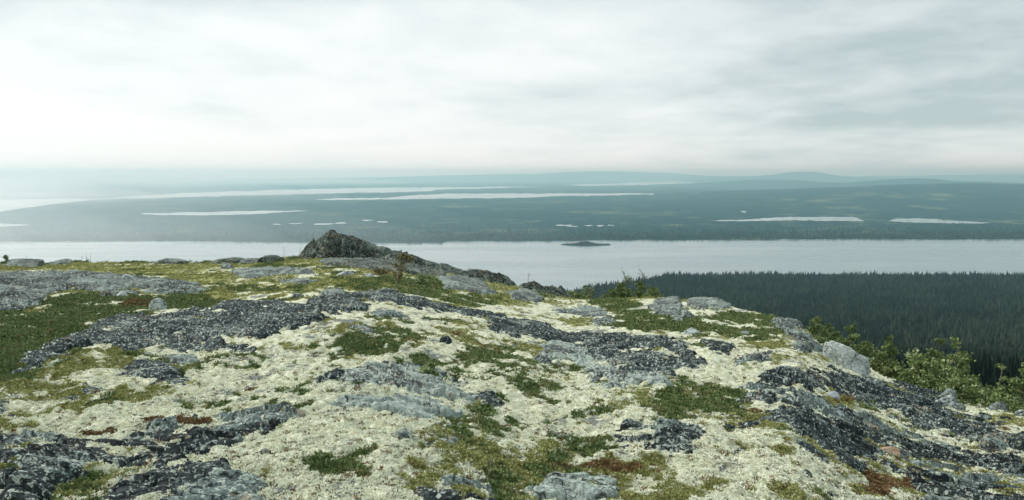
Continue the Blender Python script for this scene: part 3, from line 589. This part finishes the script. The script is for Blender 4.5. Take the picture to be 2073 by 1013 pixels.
def joinm(parts):
    Vs, Fs, o = [], [], 0
    for v_, f_ in parts: Vs.append(v_); Fs.append(f_+o); o += len(v_)
    return np.concatenate(Vs), np.concatenate(Fs)
def leaves(P, size, el, rs, up=0.):
    n = len(P); d = rs.normal(size=(n, 3)); d[:, 2] += up; d /= np.linalg.norm(d, axis=1)[:, None]
    q = np.cross(d, rs.normal(size=(n, 3))); q /= np.linalg.norm(q, axis=1)[:, None]
    l = size*rs.uniform(.6, 1.4, n)[:, None]; w = l/el
    V = np.stack([P-d*l*.5, P+q*w*.5, P+d*l*.5, P-q*w*.5], 1).reshape(-1, 3)
    return V, np.arange(n*4).reshape(n, 4)
def tree(kind, label, px, ptop, Yd, wpx, seed, lean=0., group=None, dens=1., name=None, cat='tree'):
    rs = np.random.default_rng(seed); u, t_ = ray(px, ptop); X = float(u*Yd); zt = float(-t_*Yd); zg = float(gz(X, Yd)[0])
    Hh = zt-zg; R = wpx/FP*Yd/2*1.2
    if Hh < .2: print('short', label, Hh); Hh = .3
    root = D.objects.new(name or {'pine': 'pine_tree', 'birch': 'birch_tree'}.get(kind, kind), None); COL.objects.link(root)
    root.location = (X, Yd, zg+EYE-.05); tag(root, label, cat, group)
    tr = []; P = []
    stems = 1 if kind == 'pine' else int(rs.integers(2, 5))
    for s_ in range(stems):
        off = rs.normal(size=2)*R*.28*(stems > 1); hh = Hh*(1 if s_ == 0 else rs.uniform(.7, .95))
        n = 9; zz = np.linspace(0, 1, n); bx = lean*zz**1.5*hh+off[0]*zz**.7*1.6+np.cumsum(rs.normal(size=n))*.012*hh; by = off[1]*zz**.7*1.6+np.cumsum(rs.normal(size=n))*.012*hh
        pts = np.stack([bx, by, zz*hh*.98], -1); r0 = .016*Hh+.008
        tr.append(tube(pts, r0*(1.05-zz*.93)*(1 if s_ == 0 else .7)))
        nb_ = int((34 if kind == 'pine' else 19)*dens)
        for b_ in range(nb_):
            f = rs.uniform(.08, .99); f = f**.85
            c = np.array([np.interp(f, zz, pts[:, k]) for k in range(3)])
            a = rs.uniform(0, 6.283)
            if kind == 'pine':
                ln = R*(1.0-.86*f**1.5)*rs.uniform(.65, 1.12); e = rs.uniform(-.05, .5)+.35*f
            else:
                ln = R*(.35+.75*math.sin(min(1, f*1.02)*3.0))*rs.uniform(.35, 1.1)*.8; e = rs.uniform(.2, 1.0)
            d = np.array([math.cos(a)*math.cos(e), math.sin(a)*math.cos(e), math.sin(e)])
            tip = c+d*ln; midp = c+d*ln*.55+np.array([0, 0, -.05*ln])
            tr.append(tube([c, midp, tip], [r0*.38*(1.1-f), r0*.22*(1.1-f), r0*.06], 4))
            m = int((125 if kind == 'pine' else 95)*dens)
            tq = rs.beta(1.6, 1.0, m)[:, None]*.95+.08
            pp = c+(tip-c)*tq+rs.normal(size=(m, 3))*ln*np.array([.13, .13, .09])*(1 if kind == 'pine' else 1.5)
            P.append(pp[(rs.uniform(size=m) < .93)])
    V, F = joinm(tr)
    mesh_np('trunk', V, F, BARK if kind == 'pine' else BB, parent=root)
    P = np.concatenate(P)
    if kind == 'pine': V, F = leaves(P, .088*max(.7, (Hh/2.5)**.5), 2.6, rs, .5)
    else: V, F = leaves(P, .076*max(.75, (Hh/2.5)**.35), 1.55, rs, .1)
    mesh_np('crown', V, F, PINE if kind == 'pine' else (REDL if kind == 'red' else BIRCH), smooth=False, parent=root)
    return root
GT = 'small trees behind the right crest'
tree('pine', 'dark bushy pine leaning over the crest left of the great boulder', 1652, 640, 22.5, 84, 1, .03, GT)
tree('pine', 'low dark pine filling the gap behind the great boulder', 1690, 668, 22, 70, 2, 0, GT)
tree('pine', 'pointed young pine rising just behind the great boulder', 1724, 652, 21.5, 84, 3, 0, GT)
tree('pine', 'slim pine between the leaning pine and the pointed young pine', 1672, 652, 23, 70, 33, 0, GT)
tree('birch', 'low birch shrub showing over the left shoulder of the great boulder', 1668, 684, 20.3, 60, 34, 0, GT)
tree('pine', 'short pine filling the space before the narrow pale tipped pine', 1748, 688, 22, 80, 35, 0, GT)
tree('birch', 'low yellow green birch over the slope of the great boulder', 1768, 706, 21, 76, 4, 0, GT)
tree('pine', 'narrow pale tipped pine right of the great boulder', 1797, 670, 20.5, 66, 5, 0, GT)
tree('birch', 'many stemmed birch with bare pale trunk in the thicket', 1862, 674, 19.6, 92, 6, 0, GT)
tree('pine', 'tall dark pine with pointed top right of the birch', 1911, 676, 20.2, 90, 8, 0, GT)
tree('pine', 'pointed bushy pine at the right end of the thicket', 1962, 710, 19.5, 76, 9, 0, GT)
tree('pine', 'low pine between the thicket and the crest boulders', 1990, 772, 18.8, 80, 10, 0, GT)
tree('birch', 'thin pale leaved birch standing apart near the right edge', 2024, 735, 18.6, 52, 11, 0, GT, .7)
tree('pine', 'dark pine cut by the right edge', 2076, 728, 18.4, 84, 12, 0, GT)
tree('birch', 'low leafy birch under the right edge pine', 2052, 778, 17.4, 90, 13, 0, GT)
tree('pine', 'low shrubby pine at the foot of the many stemmed birch', 1838, 748, 18.8, 76, 14, 0, GT)
tree('birch', 'low shrub birch behind the rounded crest boulder', 1918, 764, 18.2, 86, 15, 0, GT)
tree('pine', 'low dark pine at the crest below the right thicket', 2006, 806, 17.2, 90, 16, 0, GT)
tree('pine', 'outermost pine beyond the right edge', 2150, 760, 17.5, 90, 17, 0, GT)
GM = 'dwarf pines on the saddle'
tree('pine', 'widest dwarf pine bush on the saddle', 1262, 572, 32.5, 52, 21, 0, GM, 1.5)
tree('pine', 'dwarf pine bush with forked top right of the widest', 1296, 566, 33, 42, 22, 0, GM, 1.4)
tree('pine', 'sparse dwarf pine at the right end of the saddle', 1324, 578, 31.5, 44, 23, 0, GM, 1.2)
tree('pine', 'low dwarf pine at the left end of the saddle group', 1238, 585, 32, 36, 24, 0, GM, 1.2)
tree('birch', 'thin bare topped sapling in the lake notch', 1186, 576, 32.5, 26, 25, 0, None, .5, 'sapling', 'sapling')
tree('birch', 'low green shrub at the foot of the notch sapling', 1178, 592, 32, 30, 26, 0, None, .5, 'shrub', 'shrub')
tree('red', 'reddish thin birch sapling in front of the knoll ridge', 800, 512, 22, 52, 27, .0, None, .5, 'birch_sapling', 'sapling')
tree('red', 'low reddish shrub left of the birch sapling', 772, 545, 26, 34, 28, 0, None, .4, 'shrub', 'shrub')
tree('birch', 'green dwarf birch shrub below the grey crest slab', 862, 560, 24, 44, 29, 0, None, .5, 'shrub', 'shrub')
tree('pine', 'small dark conifer bush at the far left crest', 10, 515, 38, 24, 30, 0, None, .6, 'dwarf_pine', 'shrub')
tree('birch', 'dark green sprig bush behind the pale centre outcrop', 864, 730, 8.9, 46, 31, 0, None, .24, 'shrub', 'shrub')
# snag with a leaning dead top behind the dwarf pines
def twig(label, px, pb, ptop, seed, Yd=None, lean=0., br=5, mat=None, rr=.006, name='dead_twig', spread=1., leafy=None):
    rs = np.random.default_rng(seed); p = at(px, pb) if Yd is None else None
    if Yd is None: X, Yd, zg = p
    else:
        u, _ = ray(px, pb); X = float(u*Yd); zg = float(gz(X, Yd)[0])
    u, t_ = ray(px, ptop); Hh = max(.08, float(-t_*Yd)-zg)
    n = 7; zz = np.linspace(0, 1, n); pts = np.stack([lean*Hh*zz**1.4+np.cumsum(rs.normal(size=n))*.02*Hh, np.cumsum(rs.normal(size=n))*.02*Hh, zz*Hh], -1)
    parts = [tube(pts, rr*(1.1-.85*zz), 5)]; T = []
    for k in range(br):
        f = rs.uniform(.35, 1); c = np.array([np.interp(f, zz, pts[:, q]) for q in range(3)]); a = rs.uniform(0, 6.28); ln = Hh*rs.uniform(.12, .3)*spread
        tip = c+np.array([math.cos(a)*.8, math.sin(a)*.8, rs.uniform(.2, .9)])*ln; parts.append(tube([c, (c+tip)/2+rs.normal(size=3)*.05*ln, tip], [rr*.5, rr*.35, rr*.15], 4)); T += [tip, (c+tip)/2]
    V, F = joinm(parts); o = mesh_np(name, V, F, mat or BARK); o.location = (X, Yd, zg+EYE)
    if leafy:
        T = np.array(T); T = np.repeat(T, leafy[1], 0); T = T+rs.normal(size=T.shape)*leafy[2]; V, F = leaves(T, leafy[2]*1.2, 1.8, rs); mesh_np('leaves', V, F, leafy[0], smooth=False, parent=o)
    return tag(o, label, 'twig')
twig('leaning dead pine top sticking out above the saddle pines', 1280, 600, 558, 3, 32.8, -.18, 10, BARK, .035, 'dead_treetop', .9, (PINE, 9, .05))
twig('thin crooked stem above the dwarf pine with forked top', 1300, 600, 560, 4, 33.2, .1, 8, BARK, .02, 'dead_sapling', 1., (PINE, 5, .04))
for i, (a, b, c, l) in enumerate([(175, 532, 512, 'tallest of the bare stems against the lake at far left'), (183, 533, 514, 'bare stem right beside the tallest one at far left'), (166, 533, 517, 'short bare stem left of the tallest one at far left'),
    (54, 530, 516, 'lone thin stem on the far left crest rock'), (574, 524, 500, 'thin stem with a round head left of the knoll'), (607, 522, 501, 'dark short stem right against the knoll foot'),
    (951, 552, 541, 'tiny stem on the domed crest rock'), (1068, 580, 553, 'grey bare sapling on the low rocks by the notch'), (1084, 582, 565, 'short dry stem right of the grey bare sapling'), (1196, 604, 576, 'fine stem right of the notch sapling')]):
    twig(l, a, b, c, 50+i, None, .05, 5, BARK, .010 if i < 7 else .014, 'bare_stem', .8)
for i, (a, b, c, l) in enumerate([(895, 1000, 958, 'slender brown grass twig near the bottom centre'), (985, 1010, 930, 'tall dark twig over the speckled bottom slab'), (948, 985, 925, 'pale branched twig left of the tall dark one'), (1028, 960, 905, 'dry pale twig in the lichen at the lower centre'),
    (868, 752, 712, 'dark upright twig in the sprig bush behind the outcrop'), (846, 628, 590, 'dark twig on the thin ledge'), (1160, 950, 915, 'brown twig left of the lower right heath patch'), (1760, 985, 955, 'short twig by the lower right lichen heap'), (2020, 705, 690, 'unused')][:8]):
    twig(l, a, b, c, 80+i, None, .1, 8, BARK if i % 2 == 0 else DEAD, .0022*at(a, b)[1]/5, 'heath_twig', .9)
# ------------------------------------------------------------------ forest on the slope
def spruce(rng, tiers, seg, top=1.):
    V = []; F = []
    for i in range(tiers):
        z0 = .06+i/tiers*.78; z1 = min(1., z0+1.35/tiers+.12); rr = .19*(1-(i/tiers))**.8*rng.uniform(.8, 1.15)+.02
        k = len(V); V.append([rng.uniform(-.01, .01), rng.uniform(-.01, .01), z1])
        a0 = rng.uniform(0, 6.28)
        for j in range(seg*2):
            a = a0+math.pi*j/seg; q = rr*(1 if j % 2 == 0 else .5)*rng.uniform(.75, 1.2); V.append([math.cos(a)*q, math.sin(a)*q, z0+(.0 if j % 2 == 0 else .03)*rng.uniform(.3, 1.5)])
        for j in range(seg*2): F.append([k, k+1+j, k+1+(j+1) % (seg*2)])
    k = len(V); V += [[.012, 0, 0], [-.012, .01, 0], [0, -.012, 0], [0, 0, .4]]; F += [[k, k+1, k+3], [k+1, k+2, k+3], [k+2, k, k+3]]
    return np.array(V), np.array(F)
def tree_mat():
    m, t, b = newmat('spruce_forest'); g_ = N(t, 'ShaderNodeVertexColor', layer_name='tone')
    c = RAMP(t, g_.outputs[0], [(0., (.008, .016, .012)), (.45, (.022, .040, .026)), (.92, (.055, .08, .045)), (1., (.075, .08, .065))])
    setb(t, b, c, .9, spec=.1); return m
TM = tree_mat()
rg = random.Random(9)
PR1 = [spruce(rg, 6, 5) for _ in range(5)]; PR2 = [spruce(rg, 4, 3) for _ in range(5)]
rf = np.random.default_rng(12)
def forest(name, label, X, Y, z, h, protos, wide, group=None):
    which = rf.integers(0, len(protos), len(X)); Vs = []; Fs = []; Cs = []; off = 0
    clump = np.clip(.45+.55*fbm(X/70, Y/70, 91, 3)+rf.normal(size=len(X))*.33, 0, .95); clump = np.where(rf.uniform(size=len(X)) < .03, 1., clump)
    for k, (pv, pf) in enumerate(protos):
        i = np.where(which == k)[0]; m = len(i); a = rf.uniform(0, 6.28, m); c, s_ = np.cos(a)*wide[i], np.sin(a)*wide[i]; hh = h[i]
        x = (pv[None, :, 0]*c[:, None]-pv[None, :, 1]*s_[:, None])*hh[:, None]+X[i, None]
        y = (pv[None, :, 0]*s_[:, None]+pv[None, :, 1]*c[:, None])*hh[:, None]+Y[i, None]
        zz = pv[None, :, 2]*hh[:, None]+z[i, None]-.3
        Vs.append(np.stack([x, y, zz], -1).reshape(-1, 3)); Fs.append((pf[None]+(np.arange(m)*len(pv))[:, None, None]+off).reshape(-1, 3)); off += m*len(pv)
        cc = np.repeat(clump[i], len(pv)); Cs.append(np.stack([cc, cc, cc, np.ones_like(cc)], -1))
    o = mesh_np(name, np.concatenate(Vs), np.concatenate(Fs), TM, smooth=False, attrs={'tone': np.concatenate(Cs)})
    return tag(o, label, 'forest', kind='stuff')
def field(u0, u1, Y0, Y1, n):
    u = rf.uniform(u0, u1, n); Y = np.sqrt(rf.uniform(Y0**2, Y1**2, n)); return u*Y, Y
def gz_fast(X, Y):
    u = X/Y; z = base_z(u, Y)+3.5*fbm(X/60, Y/60, 31, 3)*sm(60, 200, Y)*(1-sm(1500, 1900, Y)); return z
X, Y = field(.02, 1.2, 700, 1965, 62000)
kp = Y < shore(X/Y)-6; X, Y = X[kp], Y[kp]
h = rf.uniform(6, 13, len(X))*rf.choice([.8, 1., 1.25], len(X))*(1+.15*fbm(X/40, Y/40, 5, 2)); forest('forest', 'dense dark spruce forest on the slope down to the lake', X, Y, gz_fast(X, Y)+EYE, h, PR2, rf.uniform(.7, 1.1, len(X)))
X, Y = field(.62, 1.3, 45, 185, 900); kp = (X/Y > .70) | (Y > 150); X, Y = X[kp], Y[kp]
forest('slope_scrub', 'low scrubby spruces on the steep slope under the right crest', X, Y, gz_fast(X, Y)+EYE, rf.uniform(2.5, 5.5, len(X)), PR1, rf.uniform(.9, 1.4, len(X)))
X, Y = field(.05, 1.2, 170, 700, 13000)
z = gz_fast(X, Y); tc_, _ = crest(X/Y); px, py = proj(X, Y, z+10)
vis = (px < 2073) & ((-z-10)/Y < tc_-.004)
od = np.where(vis, Y, 1e9); idx = np.argsort(od)[:260]; idx = idx[od[idx] < 1e9]
rest = np.ones(len(X), bool); rest[idx] = False
forest('near_forest', 'dark spruce forest on the upper slope behind the nearest spruces', X[rest], Y[rest], z[rest]+EYE, rf.uniform(7, 13, rest.sum()), PR1, rf.uniform(.7, 1.1, rest.sum()))
pm = []
for k, (pv, pf) in enumerate(PR1):
    o = mesh_np('spruce_tree', pv, pf, TM, smooth=False, attrs={'tone': np.tile([.3+.12*k, 0, 0, 1], (len(pv), 1))}); pm.append(o.data); D.objects.remove(o)
for j in idx:
    o = D.objects.new('spruce_tree', pm[int(rf.integers(0, 5))]); COL.objects.link(o); hh = float(rf.uniform(7, 13)); wd = float(rf.uniform(.75, 1.1))
    o.location = (X[j], Y[j], z[j]+EYE-.3); o.scale = (hh*wd, hh*wd, hh); o.rotation_euler = (0, 0, float(rf.uniform(0, 6.28)))
    tag(o, 'one of the nearest dark spruces on the slope beyond the small trees', 'spruce', 'nearest spruces of the forest slope')
# ------------------------------------------------------------------ water
def water_mat():
    m, t, b = newmat('lake_water'); P = pos(t)
    mp_ = N(t, 'ShaderNodeMapping', inp={'Scale': (.3, 1., 1.)}); t.links.new(P, mp_.inputs[0])
    n = M(t, 'ADD', NOISE(t, mp_.outputs[0], .05, 5, .6), M(t, 'MULTIPLY', NOISE(t, mp_.outputs[0], .006, 4, .6), 2.))
    setb(t, b, (.16, .21, .22), .16, n, .03, 4., 1.0)
    t.links.new(RAMP(t, NOISE(t, mp_.outputs[0], .0035, 6, .65), [(.4, .06), (.62, .34)]), b.inputs['Roughness'])
    b.inputs['IOR'].default_value = 2.8
    return m
WM = water_mat()
o = mesh_np('lake', [(-9000, 1000, 0), (9000, 1000, 0), (9000, 3600, 0), (-9000, 3600, 0)], [[0, 1, 2, 3]], WM); tag(o, 'wide pale lake below the fell', 'lake', kind='structure')
def plane_pts(poly, zl): 
    P = np.array(poly, float); u, t_ = ray(P[:, 0], P[:, 1]); Yp = (EYE-zl)/t_; return np.stack([u*Yp, Yp, np.full(len(P), zl)], -1)
def lake(poly, label):
    # subdivide and roughen the shoreline a little
    q = []
    P = np.array(poly, float)
    rs = np.random.default_rng(abs(int(P[0, 0]))+7)
    for i in range(len(P)):
        a, b = P[i], P[(i+1) % len(P)]; n = max(2, int(abs(b[0]-a[0])/7))
        for k in range(n): q.append(a+(b-a)*k/n+np.array([0, rs.normal()*.42]))
    V = plane_pts(q, 5.); me = D.meshes.new('lake'); bm = bmesh.new(); bm.faces.new([bm.verts.new(v_) for v_ in V]); bmesh.ops.triangulate(bm, faces=bm.faces[:]); bm.to_mesh(me); bm.free()
    me.materials.append(WM); ob = D.objects.new('lake', me); COL.objects.link(ob); tag(ob, label, 'lake', kind='structure')
    if ob.data.polygons[0].normal.z < 0: ob.data.flip_normals()
lake([(-300, 408), (-60, 406), (0, 405), (120, 402), (200, 402), (360, 392), (450, 388), (700, 381.5), (850, 380), (1040, 378), (1105, 378.6), (1000, 381.5), (885, 384), (870, 388), (780, 390), (700, 391.5), (550, 395), (360, 400), (200, 404), (120, 412), (60, 420), (0, 429), (-100, 436), (-300, 440)], 'long far lake running diagonally across the plain')
lake([(638, 404), (700, 401.5), (780, 401), (830, 396), (920, 392.2), (1100, 391.8), (1320, 392), (1325, 394), (1100, 398.5), (1060, 401), (900, 402.6), (700, 405.2), (650, 405)], 'straight bright lake in the middle of the plain')
lake([(1140, 374.5), (1250, 371.5), (1373, 366.5), (1480, 365.5), (1500, 366.5), (1460, 369.5), (1373, 372), (1300, 375), (1180, 377)], 'farthest lake below the horizon hills')
lake([(278, 432.5), (330, 431.5), (450, 428.8), (560, 426.6), (632, 426.8), (560, 431), (500, 434.5), (450, 436), (320, 436)], 'narrow tapering lake left of centre')
lake([(1437, 448), (1460, 446), (1520, 444.5), (1560, 440.8), (1600, 439.8), (1730, 439.8), (1750, 447.8), (1670, 448), (1640, 447), (1600, 446.5), (1540, 447.5), (1500, 448.4)], 'white lake left of the two under the dark hill')
lake([(1797, 448), (1816, 442.8), (1890, 443), (1912, 446.6), (2005, 451), (1990, 453), (1900, 452), (1830, 450.2)], 'white lake right of the two under the dark hill')
lake([(-120, 450), (0, 452), (62, 455.5), (20, 459), (-120, 461)], 'small lake fading in mist at the left edge')
for k, (x, y, w) in enumerate([(1140, 456.5, 40), (1158, 458.8, 26), (1192, 457, 22), (1215, 457.6, 20), (1236, 456.5, 16), (745, 446.5, 26), (775, 449.5, 24), (560, 454.5, 20), (600, 452.8, 34), (655, 454, 44), (690, 452, 26), (1496, 418, 18), (1506, 429, 14)]):
    lake([(x-w/2, y), (x-w*.2, y-1.3), (x+w*.3, y-1.1), (x+w/2, y+.2), (x+w*.1, y+1.3), (x-w*.3, y+1.1)], ['pale bog pool in the far forest, one of a string of small pools'][0])
# ------------------------------------------------------------------ far land
SHX = np.array([-900, 0, 160, 390, 600, 640, 700, 860, 895, 905, 1080, 1140, 1200, 1250, 1400, 1560, 1580, 1700, 1900, 2073, 3000.])
SHY = np.array([489, 489.5, 489.5, 488.5, 491, 492, 492.5, 492.5, 491.5, 489, 488.5, 489, 487, 486.8, 486.5, 486.5, 485, 484.2, 485, 485, 485])
su, st_ = ray(SHX, SHY)
def fshore(u): return EYE/np.interp(u, su, st_)*(1+.011*fbm(np.asarray(u)*70, np.asarray(u)*0+.5, 6, 4, .6))
HX = np.array([-900, 900, 1060, 1200, 1320, 1373, 1440, 1515, 1700, 1800, 1900, 1980, 2073, 2300, 3000.])
HY = np.array([401.2, 401.2, 402, 401.5, 398, 395, 391, 388, 381, 376, 373, 373, 375.5, 384, 398.])
hu, ht = ray(HX, HY)
def land_z(u, Y):
    X = u*Y; ht_ = np.maximum(EYE-np.interp(u, hu, ht)*9000, 0)
    f = sm(5000, 9000, Y)**.9*(1-sm(9000, 12500, Y))
    z = 1.5+ht_*f+ (2.2+8*f*np.minimum(ht_/20, 1))*.5*(1+fbm(X/500, Y/500, 3, 4))*sm(0, 400, Y-fshore(u))*np.where(f > .01, 1, .6)
    z = z+1.2*fbm(X/60, Y/60, 8, 2)*(Y < 9000)
    return np.minimum(z, 4.4+ht_*f*1.6)
nu, ny = 700, 420
uu = np.concatenate([np.linspace(-1.5, -.72, 60)[:-1], np.linspace(-.72, .72, nu), np.linspace(.72, 1.5, 60)[1:]])
q = np.linspace(0, 1, ny)[:, None]
Yl = fshore(uu)[None]*(62000/fshore(uu)[None])**(q**1.15)
Ul = np.broadcast_to(uu[None], Yl.shape); Zl = land_z(Ul, Yl); Zl[0] = -3
def land_mat(name, pale=.35):
    m, t, b = newmat(name); P = pos(t)
    a = NOISE(t, P, .0011, 6, .6); c_ = NOISE(t, P, .006, 5, .65); d_ = NOISE(t, P, .03, 3, .6)
    c = MIX(t, RAMP(t, c_, [(.35, 0.), (.65, 1.)]), (.002, .028, .036), (.010, .046, .052))
    k = M(t, 'ADD', M(t, 'MULTIPLY', a, .6), M(t, 'MULTIPLY', c_, .5))
    c = MIX(t, RAMP(t, k, [(.58, 0.), (.66, pale), (.75, pale*1.6)]), c, (.16, .18, .11))
    c = MIX(t, RAMP(t, d_, [(.60, 0.), (.74, .5)]), c, (.11, .13, .09))
    setb(t, b, c, .95, M(t, 'ADD', M(t, 'MULTIPLY', d_, .5), c_), .6, 15., .05); return m
LM = land_mat('far_forest_land', .62)
o = mesh_np('far_land', np.stack([Ul*Yl, Yl, Zl], -1).reshape(-1, 3), gridfaces(ny, len(uu)), LM); tag(o, 'low forested land beyond the lake rising to a long hill', 'land', kind='structure')
n = 26000
u = rf.uniform(-.8, .8, n); Y = fshore(u)+3+np.abs(rf.exponential(260, n)); X = u*Y
forest('shore_forest', 'thin line of spruces along the far lake shore', X, Y, land_z(u, Y), rf.uniform(5, 11, n), PR2, rf.uniform(.9, 1.4, n))
HM = land_mat('far_hill_land', .15)
def ridge(pts, Yc, depth, label, rough=4.):
    xs = np.array([p[0] for p in pts], float); ys = np.array([p[1] for p in pts], float); u, t_ = ray(xs, ys)
    un = np.linspace(u[0], u[-1], 500); tn = np.interp(un, u, t_); zt = EYE-tn*Yc
    k = np.ones(9)/9; zt = np.convolve(np.pad(zt, 4, 'edge'), k, 'valid')
    v_ = np.linspace(-1, 1, 26)[:, None]; Yr = Yc+depth*v_+0*un[None]
    f = np.cos(v_*math.pi/2)**1.2 if False else (np.clip(np.cos(v_*math.pi/2), 0, 1))**1.1
    X = un[None]*Yc*np.ones_like(Yr); z = -6+(zt[None]+6)*f+rough*fbm(X/900, Yr/900, int(Yc) % 97, 4)*f
    o = mesh_np('hill', np.stack([X, Yr, z], -1).reshape(-1, 3), gridfaces(26, 500), HM); tag(o, label, 'hill', kind='structure')
ridge([(1330, 380), (1400, 373), (1450, 369.5), (1491, 367), (1535, 364), (1600, 364), (1640, 368), (1700, 370), (1800, 371), (2000, 371), (2500, 372)], 17000, 2600, 'low hazy hill behind the dark hill')
ridge([(1640, 376), (1740, 369), (1800, 364), (1850, 361), (1880, 362), (1920, 366.5), (2000, 368.5), (2073, 371), (2400, 378)], 14500, 1500, 'flat topped blue hill beyond the right lake')
ridge([(1380, 366), (1480, 360), (1540, 356), (1570, 353.5), (1600, 349), (1625, 347.5), (1650, 349), (1675, 354), (1720, 358.5), (1800, 361), (1900, 364)], 25000, 2500, 'isolated rounded hill on the horizon right of centre', 8)
ridge([(-900, 371), (0, 371), (200, 368), (400, 364), (640, 360.5), (760, 359.5), (850, 357), (950, 354), (1040, 352.5), (1100, 352.5), (1150, 348.5), (1220, 347), (1290, 348.5), (1330, 351), (1365, 350), (1400, 355), (1480, 357), (1560, 357), (1700, 357.5), (1850, 356.5), (1950, 354), (2030, 352.5), (2073, 353), (2600, 356)], 30000, 3500, 'long pale hill range along the horizon', 14)
ridge([(300, 380), (420, 374), (600, 370), (760, 366), (900, 364), (1100, 364.5), (1250, 366), (1330, 369), (1400, 373)], 27500, 1500, 'lower blue hills before the horizon range', 8)
# island
def island():
    c = plane_pts([(1186, 496)], 0.)[0]; hw = 51/FP*c[1]; n = 60
    a = np.linspace(0, 2*math.pi, n, endpoint=False); rings = [(1.06, -1), (1., .3), (.8, 1.4), (.4, 2.), (.02, 2.2)]
    V = np.concatenate([np.stack([c[0]+np.cos(a)*hw*r_*(1+.04*np.sin(5*a)), c[1]+np.sin(a)*55*r_*(1+.15*np.sin(3*a+1)), np.full(n, z_)], -1) for r_, z_ in rings])
    F = [[i*n+k, i*n+(k+1) % n, (i+1)*n+(k+1) % n, (i+1)*n+k] for i in range(4) for k in range(n)]
    o = mesh_np('island', V, F, LM); tag(o, 'small low island near the far shore of the lake', 'island', kind='structure')
    m = 420; x = rf.normal(0, .28, m)*hw+c[0]+.02*hw; x = np.concatenate([x, c[0]+rf.uniform(-.95, .95, 260)*hw]); x = x[np.abs(x-c[0]) < .95*hw]; y = c[1]+rf.uniform(-40, 40, len(x))*np.sqrt(1-((x-c[0])/hw)**2)
    hh = 4.5+7*np.exp(-((x-c[0]-.0*hw)/(.30*hw))**2)*rf.uniform(.6, 1.1, len(x)); forest('island_forest', 'small wood of spruces on the lake island', x, y, np.full(len(x), 1.), hh, PR2, rf.uniform(.9, 1.4, len(x)))
island()
# ------------------------------------------------------------------ air
def volbox(name, lo, hi, label, dens, col, an):
    V = [(x, y, z) for z in (lo[2], hi[2]) for y in (lo[1], hi[1]) for x in (lo[0], hi[0])]
    F = [[0, 2, 3, 1], [4, 5, 7, 6], [0, 1, 5, 4], [2, 6, 7, 3], [0, 4, 6, 2], [1, 3, 7, 5]]
    m = D.materials.new(name); m.use_nodes = True; t = m.node_tree; t.nodes.clear()
    v_ = N(t, 'ShaderNodeVolumePrincipled', inp={'Density': dens, 'Anisotropy': an}); v_.inputs['Color'].default_value = (*col, 1)
    out = N(t, 'ShaderNodeOutputMaterial'); L(t, v_, 0, out, 'Volume'); v_.inputs['Absorption Color'].default_value = (.68, 1, 1, 1); m.cycles.homogeneous_volume = True
    o = mesh_np(name, V, F, m, smooth=False); return tag(o, label, 'haze', kind='stuff')
volbox('haze', (-80000, -2000, -9), (80000, 63500, 450), 'thin even haze over the whole lake country', 7.4e-5, (.56, .91, 1.0), .5)
def mist_bank(X, Y, rx, ry, rz, dens, label):
    bm = bmesh.new(); bmesh.ops.create_icosphere(bm, subdivisions=5, radius=1); V = np.array([v.co[:] for v in bm.verts])*(rx, ry, rz); F = np.array([[q.index for q in f.verts] for f in bm.faces]); bm.free()
    m = D.materials.new('mist'); m.use_nodes = True; t = m.node_tree; t.nodes.clear()
    v_ = N(t, 'ShaderNodeVolumePrincipled', inp={'Density': dens, 'Anisotropy': .6}); v_.inputs['Color'].default_value = (.97, .995, 1, 1)
    out = N(t, 'ShaderNodeOutputMaterial'); L(t, v_, 0, out, 'Volume'); m.cycles.homogeneous_volume = True
    o = mesh_np('mist', V, F, m); o.location = (X, Y, 0); tag(o, label, 'mist', kind='stuff')
for k, (rx_, ry_, dn, lb) in enumerate([(1300, 750, 1.6e-4, 'densest core of the rain mist over the left end of the lake'), (1750, 850, 1.6e-4, 'pale rain mist round the dense core at the left'), (2200, 950, 1.3e-4, 'thinning rain mist over the left half of the lake'), (2700, 1050, 1.0e-4, 'thin mist reaching toward the middle of the lake'), (3200, 1150, .6e-4, 'faintest outer veil of the rain mist')]):
    mist_bank(-2850, 2450, rx_, ry_, 245, dn*.95, lb)
mist_bank(-6800, 7200, 3600, 2300, 245, 2.2e-4, 'rain mist over the left end of the diagonal lake')
mist_bank(-6400, 7400, 4900, 2900, 245, 1.2e-4, 'outer veil of mist over the plain at the left')
mist_bank(-15000, 20000, 12500, 8000, 300, 1.0e-4, 'farther rain mist hiding the left horizon')
print('objects', len(SC.objects))
